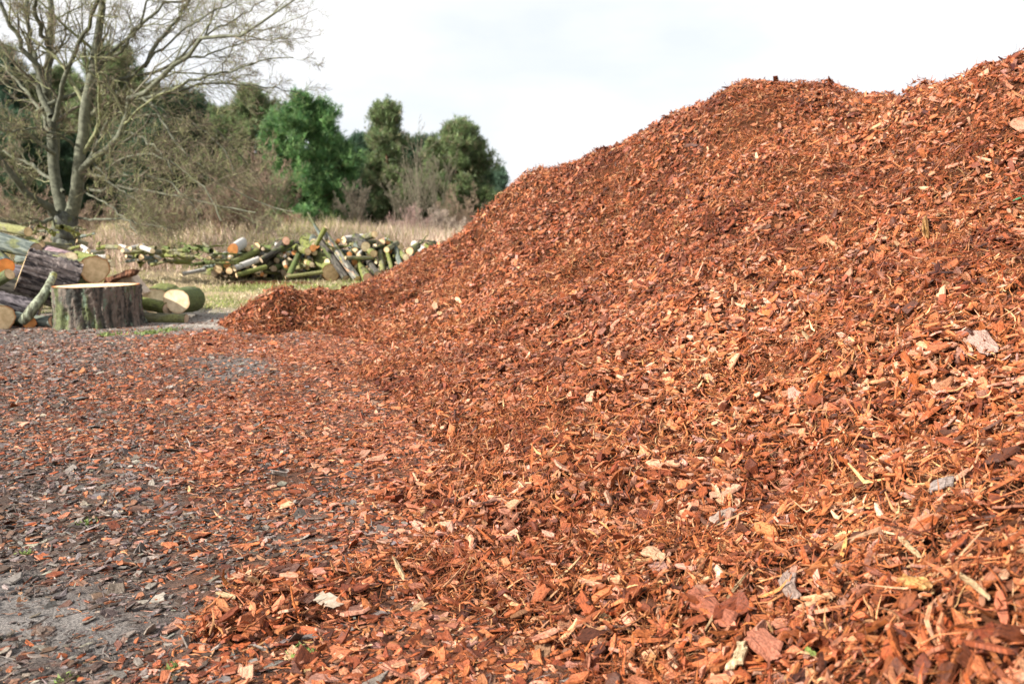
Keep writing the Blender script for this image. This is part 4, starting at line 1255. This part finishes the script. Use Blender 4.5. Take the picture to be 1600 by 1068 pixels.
# ------------------------------------------------------------ pines
def pine(px, top, base_py, Y, wid_px, label, hues, shape='round', dens=1.0, dead=0.0, group=None, seed=0, low=.12, name='pine_tree'):
    p = P(px, base_py, Y); z0 = float(g_h(p[0], p[1])); o = np.array([p[0], p[1], z0])
    Hh = (P(px, top, Y)[2] - z0) * .99; Wd = wid_px / FPX * Y
    root = empty(name, o, label, 'tree', group)
    k = 10
    tl = np.stack([np.cumsum(rng.normal(0, .03 * Hh / 10, k)), np.cumsum(rng.normal(0, .03 * Hh / 10, k)), np.linspace(-.2, Hh * .97, k)], -1)
    V, F, cc = tubes(tl[None], np.linspace(.022 * Hh, .004 * Hh, k)[None], 9)
    mesh_np('trunk', V, F, BARK['pine'], parent=root, smooth=True)
    nb = int(84 * dens ** .5)
    t = np.sort(rng.uniform(low, .99, nb))
    if shape == 'round': prof = np.sqrt(np.clip(1 - ((t - .42) / .62) ** 2, .02, 1)) * (1 - .6 * t ** 4)
    elif shape == 'cone': prof = np.clip(1.08 - t, .08, 1) ** .75
    else: prof = np.clip(1.15 - 1.0 * t, .1, .9) * rng.uniform(.65, 1.15, nb)
    ln_ = Wd / 2 * prof * rng.uniform(.5, 1.25, nb)
    az = rng.uniform(0, 2 * np.pi, nb)
    up = .10 + .65 * t
    s = np.linspace(0, 1, 7)[None, :, None]
    b0 = np.stack([np.interp(t, np.linspace(0, .97, k), tl[:, 0]), np.interp(t, np.linspace(0, .97, k), tl[:, 1]), t * Hh], -1)
    d = np.stack([np.cos(az), np.sin(az), up * rng.uniform(.4, 1.1, nb)], -1)
    l = b0[:, None] + d[:, None] * (ln_[:, None, None] * s)
    l[..., 2] += (s[..., 0] ** 2) * .12 * ln_[:, None]
    l += np.concatenate([np.zeros((nb, 1, 3)), np.cumsum(rng.normal(0, .03, (nb, 6, 3)), 1)], 1)
    r = np.linspace(1, .3, 7)[None] * (ln_ * .022)[:, None]
    l2, r2 = grow(l, r, 7, .2, 1.0, .42, .85, (0, 0, .18), 5, .2, .5, lmin=.35)
    l3, r3 = grow(l2, r2, 4, .2, 1.0, .62, .7, (0, 0, .3), 4, .15, .5, lmin=.2)
    bc = palc([(.13, .08, .06), (.10, .08, .06), (.16, .11, .08)], len(l))
    V, F, cc = join([tubes(l, r, 5, bc), tubes(l2, r2, 3, bc[np.repeat(np.arange(nb), 7)]), tubes(l3, np.maximum(r3, .006), 3, palc([(.13, .10, .08)], len(l3)))])
    mesh_np('branches', V, F, M_TWIG, parent=root, smooth=True, col=cc)
    # needle tufts
    tips = np.concatenate([l3[:, -1], l3[:, 2], l2[:, -1], l2[:, 3], l[:, -1], l[:, 5]])
    dirs = norm(np.concatenate([l3[:, -1] - l3[:, -2], l3[:, 2] - l3[:, 1], l2[:, -1] - l2[:, -2], l2[:, 3] - l2[:, 2], l[:, -1] - l[:, -2], l[:, -1] - l[:, -2]]))
    keep = rng.random(len(tips)) < .95 * (1 - dead)
    tips, dirs = tips[keep], dirs[keep]
    rep = max(2, int(round(2.0 * dens)))
    tips = np.repeat(tips, rep, 0) + rng.normal(0, .17, (len(tips) * rep, 3)); dirs = norm(np.repeat(dirs, rep, 0) + rng.normal(0, .3, (len(tips), 3)) + np.array([0, 0, .35]))
    hc = palc(hues, len(tips), .22)
    m = 15
    n = len(tips) * m
    bp = np.repeat(tips, m, 0) - np.repeat(dirs, m, 0) * rng.uniform(0, .16, (n, 1))
    nd = norm(np.repeat(dirs, m, 0) * 1.0 + rng.normal(0, .75, (n, 3)))
    ll = rng.uniform(.12, .30, n)[:, None] * (Y / 50) ** .5
    sd_ = norm(np.cross(nd, rng.normal(0, 1, (n, 3)))) * .010 * (Y / 50) ** .5
    V = np.stack([bp - sd_, bp + sd_, bp + nd * ll + sd_ * .4, bp + nd * ll - sd_ * .4], 1).reshape(-1, 3)
    F = (np.arange(n) * 4)[:, None] + np.arange(4)[None]
    mesh_np('needles', V, [F], M_NEEDLE, parent=root, col=np.repeat(np.repeat(hc, m, 0), 4, 0))
    return root


GRN = [(.09, .20, .065), (.14, .27, .09), (.07, .16, .06), (.20, .32, .12)]
OLV = [(.17, .22, .10), (.20, .27, .11), (.12, .18, .075), (.21, .20, .11)]
DRK = [(.06, .11, .055), (.08, .135, .065), (.05, .09, .05)]
BLU = [(.07, .13, .08), (.09, .16, .095), (.06, .11, .07)]
pine(488, 163, 366, 46, 120, 'bright green bushy pine standing left of the gap in the tree line', GRN, 'round', 1.7, low=.03)
pine(525, 235, 366, 48, 75, 'dark green lower pine touching the bright green pine on its right', DRK, 'round', 1.4, low=.03)
pine(400, 150, 366, 52, 125, 'olive green pine behind the twigs left of the bright green pine', OLV, 'round', 1.5, low=.05)
pine(608, 172, 366, 56, 120, 'thin topped olive pine, left one of the pair in the middle of the tree line', OLV, 'ragged', 1.2, low=.06)
pine(568, 222, 366, 58, 90, 'bluish green pine in the gap between the bright green pine and the thin topped pine', BLU, 'ragged', 1.0, low=.04)
pine(712, 206, 366, 56, 120, 'round headed olive pine nearest to the slope of the heap', OLV, 'round', 1.3, low=.05)
pine(655, 228, 366, 60, 95, 'lower dark pine filling the space between the middle pair of pines', DRK, 'round', 1.2, low=.03)
pine(750, 275, 366, 60, 70, 'short dark pine leaning out beside the round headed pine', DRK, 'ragged', 1.0, low=.03)
pine(195, 84, 366, 50, 140, 'tall olive pine seen through the middle of the bare tree', OLV, 'round', 1.5, low=.05)
pine(110, 118, 366, 52, 130, 'olive pine directly behind the stems of the bare tree', OLV, 'round', 1.4, low=.05)
pine(20, 84, 366, 50, 120, 'tall green pine at the left edge behind the bare tree', BLU, 'round', 1.5, low=.05)
pine(290, 152, 366, 54, 130, 'dark pine behind the twigs right of the bare tree', DRK, 'round', 1.6, low=.03)
pine(345, 176, 366, 57, 100, 'dull green pine between the dark pine and the olive pine', OLV, 'round', 1.3, low=.03)
pine(240, 190, 366, 44, 110, 'low dark pine under the drooping limbs of the bare tree', DRK, 'round', 1.4, low=.02)
pine(60, 200, 366, 44, 120, 'low dark pine behind the left stems of the bare tree', DRK, 'round', 1.3, low=.02)
pine(150, 230, 366, 46, 120, 'low dark pine behind the fork of the bare tree', DRK, 'round', 1.3, low=.02)
pine(775, 268, 372, 70, 34, 'thin pale young pine just left of the slope of the heap', [(.12, .2, .13), (.16, .24, .17)], 'ragged', .5, low=.02)
pine(790, 312, 372, 72, 50, 'small green pine peeping over the slope of the heap', OLV, 'round', .8, low=.02)
pine(-60, 120, 366, 50, 140, 'pine beyond the left edge of the view', DRK, 'round', 1.0, low=.05)
# a far wood closes the gaps
src = None
for k, (px, top) in enumerate([(430, 242), (500, 255), (555, 258), (600, 250), (640, 250), (690, 258), (735, 298), (350, 230), (280, 240), (200, 235), (130, 235), (60, 220), (0, 230)]):
    if src is None:
        src = pine(px, top, 366, 74, 100, 'one of the dark far pines closing the gaps behind the tree line', DRK, 'round', 1.4, low=.0, group='dark far pines behind the tree line')
        s_h = P(px, top, 74)[2]
    else:
        c = src.copy(); C.objects.link(c)
        q = P(px, 366, 74 + (k % 3) * 3); z0 = float(g_h(q[0], q[1]))
        c.location = (q[0], q[1], z0)
        f = (P(px, top, 75)[2]) / s_h
        c.scale = (f * 1.1, f * 1.1, f); c.rotation_euler = (0, 0, k * 1.3)
        for ch in src.children:
            d = ch.copy(); C.objects.link(d); d.parent = c

# ------------------------------------------------------------ single pieces on the heap and the ground
def on_surface(px, py):
    """first point of the heap or ground hit by the ray through that pixel"""
    d = ray(px, py)
    t = np.arange(.8, 16, .01)
    q = CAM + d[None] * t[:, None]
    hit = np.nonzero(q[:, 2] < surf_h(q[:, 0], q[:, 1]) + .012)[0]
    return q[hit[0]] if len(hit) else G(px, py)


m_leaf, N_, L_, b_ = new_mat('dry_leaf', .7, .3)
t_ = N_.new('ShaderNodeTexCoord'); n_ = noise_node(N_, L_, t_.outputs['Object'], 60, 4)
r_ = ramp(N_, L_, n_.outputs['Fac'], [(.35, (.22, .16, .11)), (.65, (.36, .30, .24))])
L_.new(r_.outputs['Color'], b_.inputs['Base Color'])


def piece(name, a, b, wpx, color, label, cat, thick=.006, lift=.028, n=16, mat=None, jag=.18, curve=0.0):
    """a flat irregular piece lying on the surface, from pixel a to pixel b"""
    p0 = on_surface(*a); p1 = on_surface(*b)
    mid = (p0 + p1) / 2
    nr = surf_n(mid[None, 0], mid[None, 1])[0]
    nr = norm(nr + .5 * norm(CAM - mid))
    ax = p1 - p0; L0 = np.linalg.norm(ax); ax = norm(ax); bx = norm(np.cross(nr, ax)); nr = np.cross(ax, bx)
    wd = wpx / FPX * np.linalg.norm(mid - CAM)
    an = np.linspace(0, 2 * np.pi, n, endpoint=False)
    rr_ = 1 + rng.normal(0, jag * 1.3, n)
    cx = np.sign(np.cos(an)) * np.abs(np.cos(an)) ** .6 * L0 / 2 * (1 + rng.normal(0, .05, n)); cy = np.sign(np.sin(an)) * np.abs(np.sin(an)) ** .7 * wd / 2 * rr_
    cy = cy + curve * (cx / L0 * 2) ** 2 * wd
    zz_ = rng.normal(0, thick * .35, n)
    cols = [np.stack([cx * f, cy * f, zz_ * f + h_], -1) for f, h_ in ((.93, thick / 2), (1, 0), (.93, -thick / 2))]
    loc = np.concatenate([cols[0] * np.array([.5, .5, 1]) + np.array([0, 0, thick * .3])] + cols)
    V = loc[:, :1] * ax + loc[:, 1:2] * bx + loc[:, 2:] * nr
    i = np.arange(n); j = (i + 1) % n
    fs = [i[None]] + [np.stack([k * n + i, (k + 1) * n + i, (k + 1) * n + j, k * n + j], -1) for k in range(3)] + [(3 * n + i[::-1])[None]]
    o = mesh_np(name, V, fs, mat or M_CHIP, col=np.tile(np.array(color)[None] * .6, (len(V), 1)) * (1 + rng.normal(0, .06, (len(V), 1))), gc=loc + np.array([0, 0, rng.uniform(0, 40)]))
    o.location = mid + nr * lift
    return tag(o, label, cat)


STRAW = (.58, .40, .22)
piece('dry_leaf', (494, 946), (540, 956), 20, (.5, .4, .3), 'pale curled dry leaf on red chips near the bottom of the ground', 'leaf', .002, .035, 22, m_leaf, .3)
piece('wood_splinter', (340, 938), (372, 946), 9, STRAW, 'pale straw splinter left of the dry leaf', 'wood splinter')
piece('wood_splinter', (1152, 1062), (1172, 1020), 20, (.72, .56, .34), 'broad cream splinter standing at the bottom of the heap', 'wood splinter', .01, .03, curve=.5)
piece('wood_splinter', (1258, 525), (1290, 558), 7, STRAW, 'straight straw coloured splinter in the middle of the heap', 'wood splinter')
piece('wood_splinter', (1170, 905), (1100, 1000), 5, STRAW, 'long thin splinter slanting on the lower heap', 'wood splinter', .004)
piece('wood_splinter', (1410, 850), (1448, 886), 8, STRAW, 'pale pointed splinter on the lower right of the heap', 'wood splinter')
piece('wood_splinter', (615, 880), (633, 918), 7, STRAW, 'yellow splinter at the foot of the heap', 'wood splinter')
piece('wood_splinter', (1290, 372), (1308, 390), 6, STRAW, 'small bright splinter high on the slope', 'wood splinter')
piece('wood_splinter', (1505, 905), (1560, 950), 8, STRAW, 'long straw splinter near the lower right corner of the heap', 'wood splinter')
piece('wood_splinter', (1300, 870), (1385, 836), 7, (.55, .3, .17), 'long brown splinter above the bark flakes at the lower right', 'wood splinter')
piece('bark_flake', (1112, 826), (1152, 806), 21, (.46, .34, .27), 'large grey pink bark flake on the lower heap', 'bark flake')
piece('bark_flake', (1085, 935), (1150, 985), 34, (.40, .13, .07), 'largest red bark flake near the bottom of the heap', 'bark flake', .012, .02)
piece('bark_flake', (1180, 995), (1222, 1040), 30, (.46, .17, .10), 'second large red flake right of the largest one', 'bark flake', .01, .02)
piece('bark_flake', (1415, 920), (1465, 930), 20, (.62, .33, .11), 'bright yellow orange flake at the lower right of the heap', 'bark flake', .01, .025)
piece('bark_flake', (1235, 905), (1250, 950), 20, (.38, .27, .22), 'tall grey pink flake standing among red chips', 'bark flake')
piece('bark_flake', (1525, 525), (1555, 560), 24, (.48, .31, .25), 'pink grey flake high on the right of the heap', 'bark flake')
piece('bark_flake', (1460, 770), (1500, 760), 22, (.34, .27, .24), 'grey flake at the right of the heap', 'bark flake')
piece('bark_flake', (1010, 870), (1042, 884), 22, (.58, .34, .20), 'round tan flake on the lower middle of the heap', 'bark flake')
piece('bark_flake', (1585, 190), (1612, 208), 15, (.60, .28, .17), 'orange flake at the right edge near the top of the heap', 'bark flake')
piece('wood_splinter', (1446, 350), (1449, 378), 9, (.45, .24, .08), 'short ochre stub standing upright on the upper right slope', 'wood splinter', .03, .03)
piece('leaf', (1272, 1028), (1286, 1040), 9, (.24, .30, .07), 'tiny yellow green leaf at the bottom of the heap', 'leaf', .002, .03)
piece('string', (1580, 320), (1600, 312), 2.5, (.08, .45, .22), 'bit of green string at the right edge on the slope', 'string', .003, .03)
# twig sticking out of the ridge at its left end
tw_l = resample(np.array([P(806, 304, 11.8), P(796, 303, 11.75), (P(786, 301, 11.7)), P(778, 302, 11.7)]), 8)
V, F, cc = tubes(tw_l[None] - tw_l[0], np.linspace(.012, .006, 8)[None], 5, np.array([[.45, .25, .12]]))
o = mesh_np('twig', V, F, M_TWIG, smooth=True, col=cc); o.location = tw_l[0]
tag(o, 'orange brown twig sticking out of the left end of the ridge', 'twig')
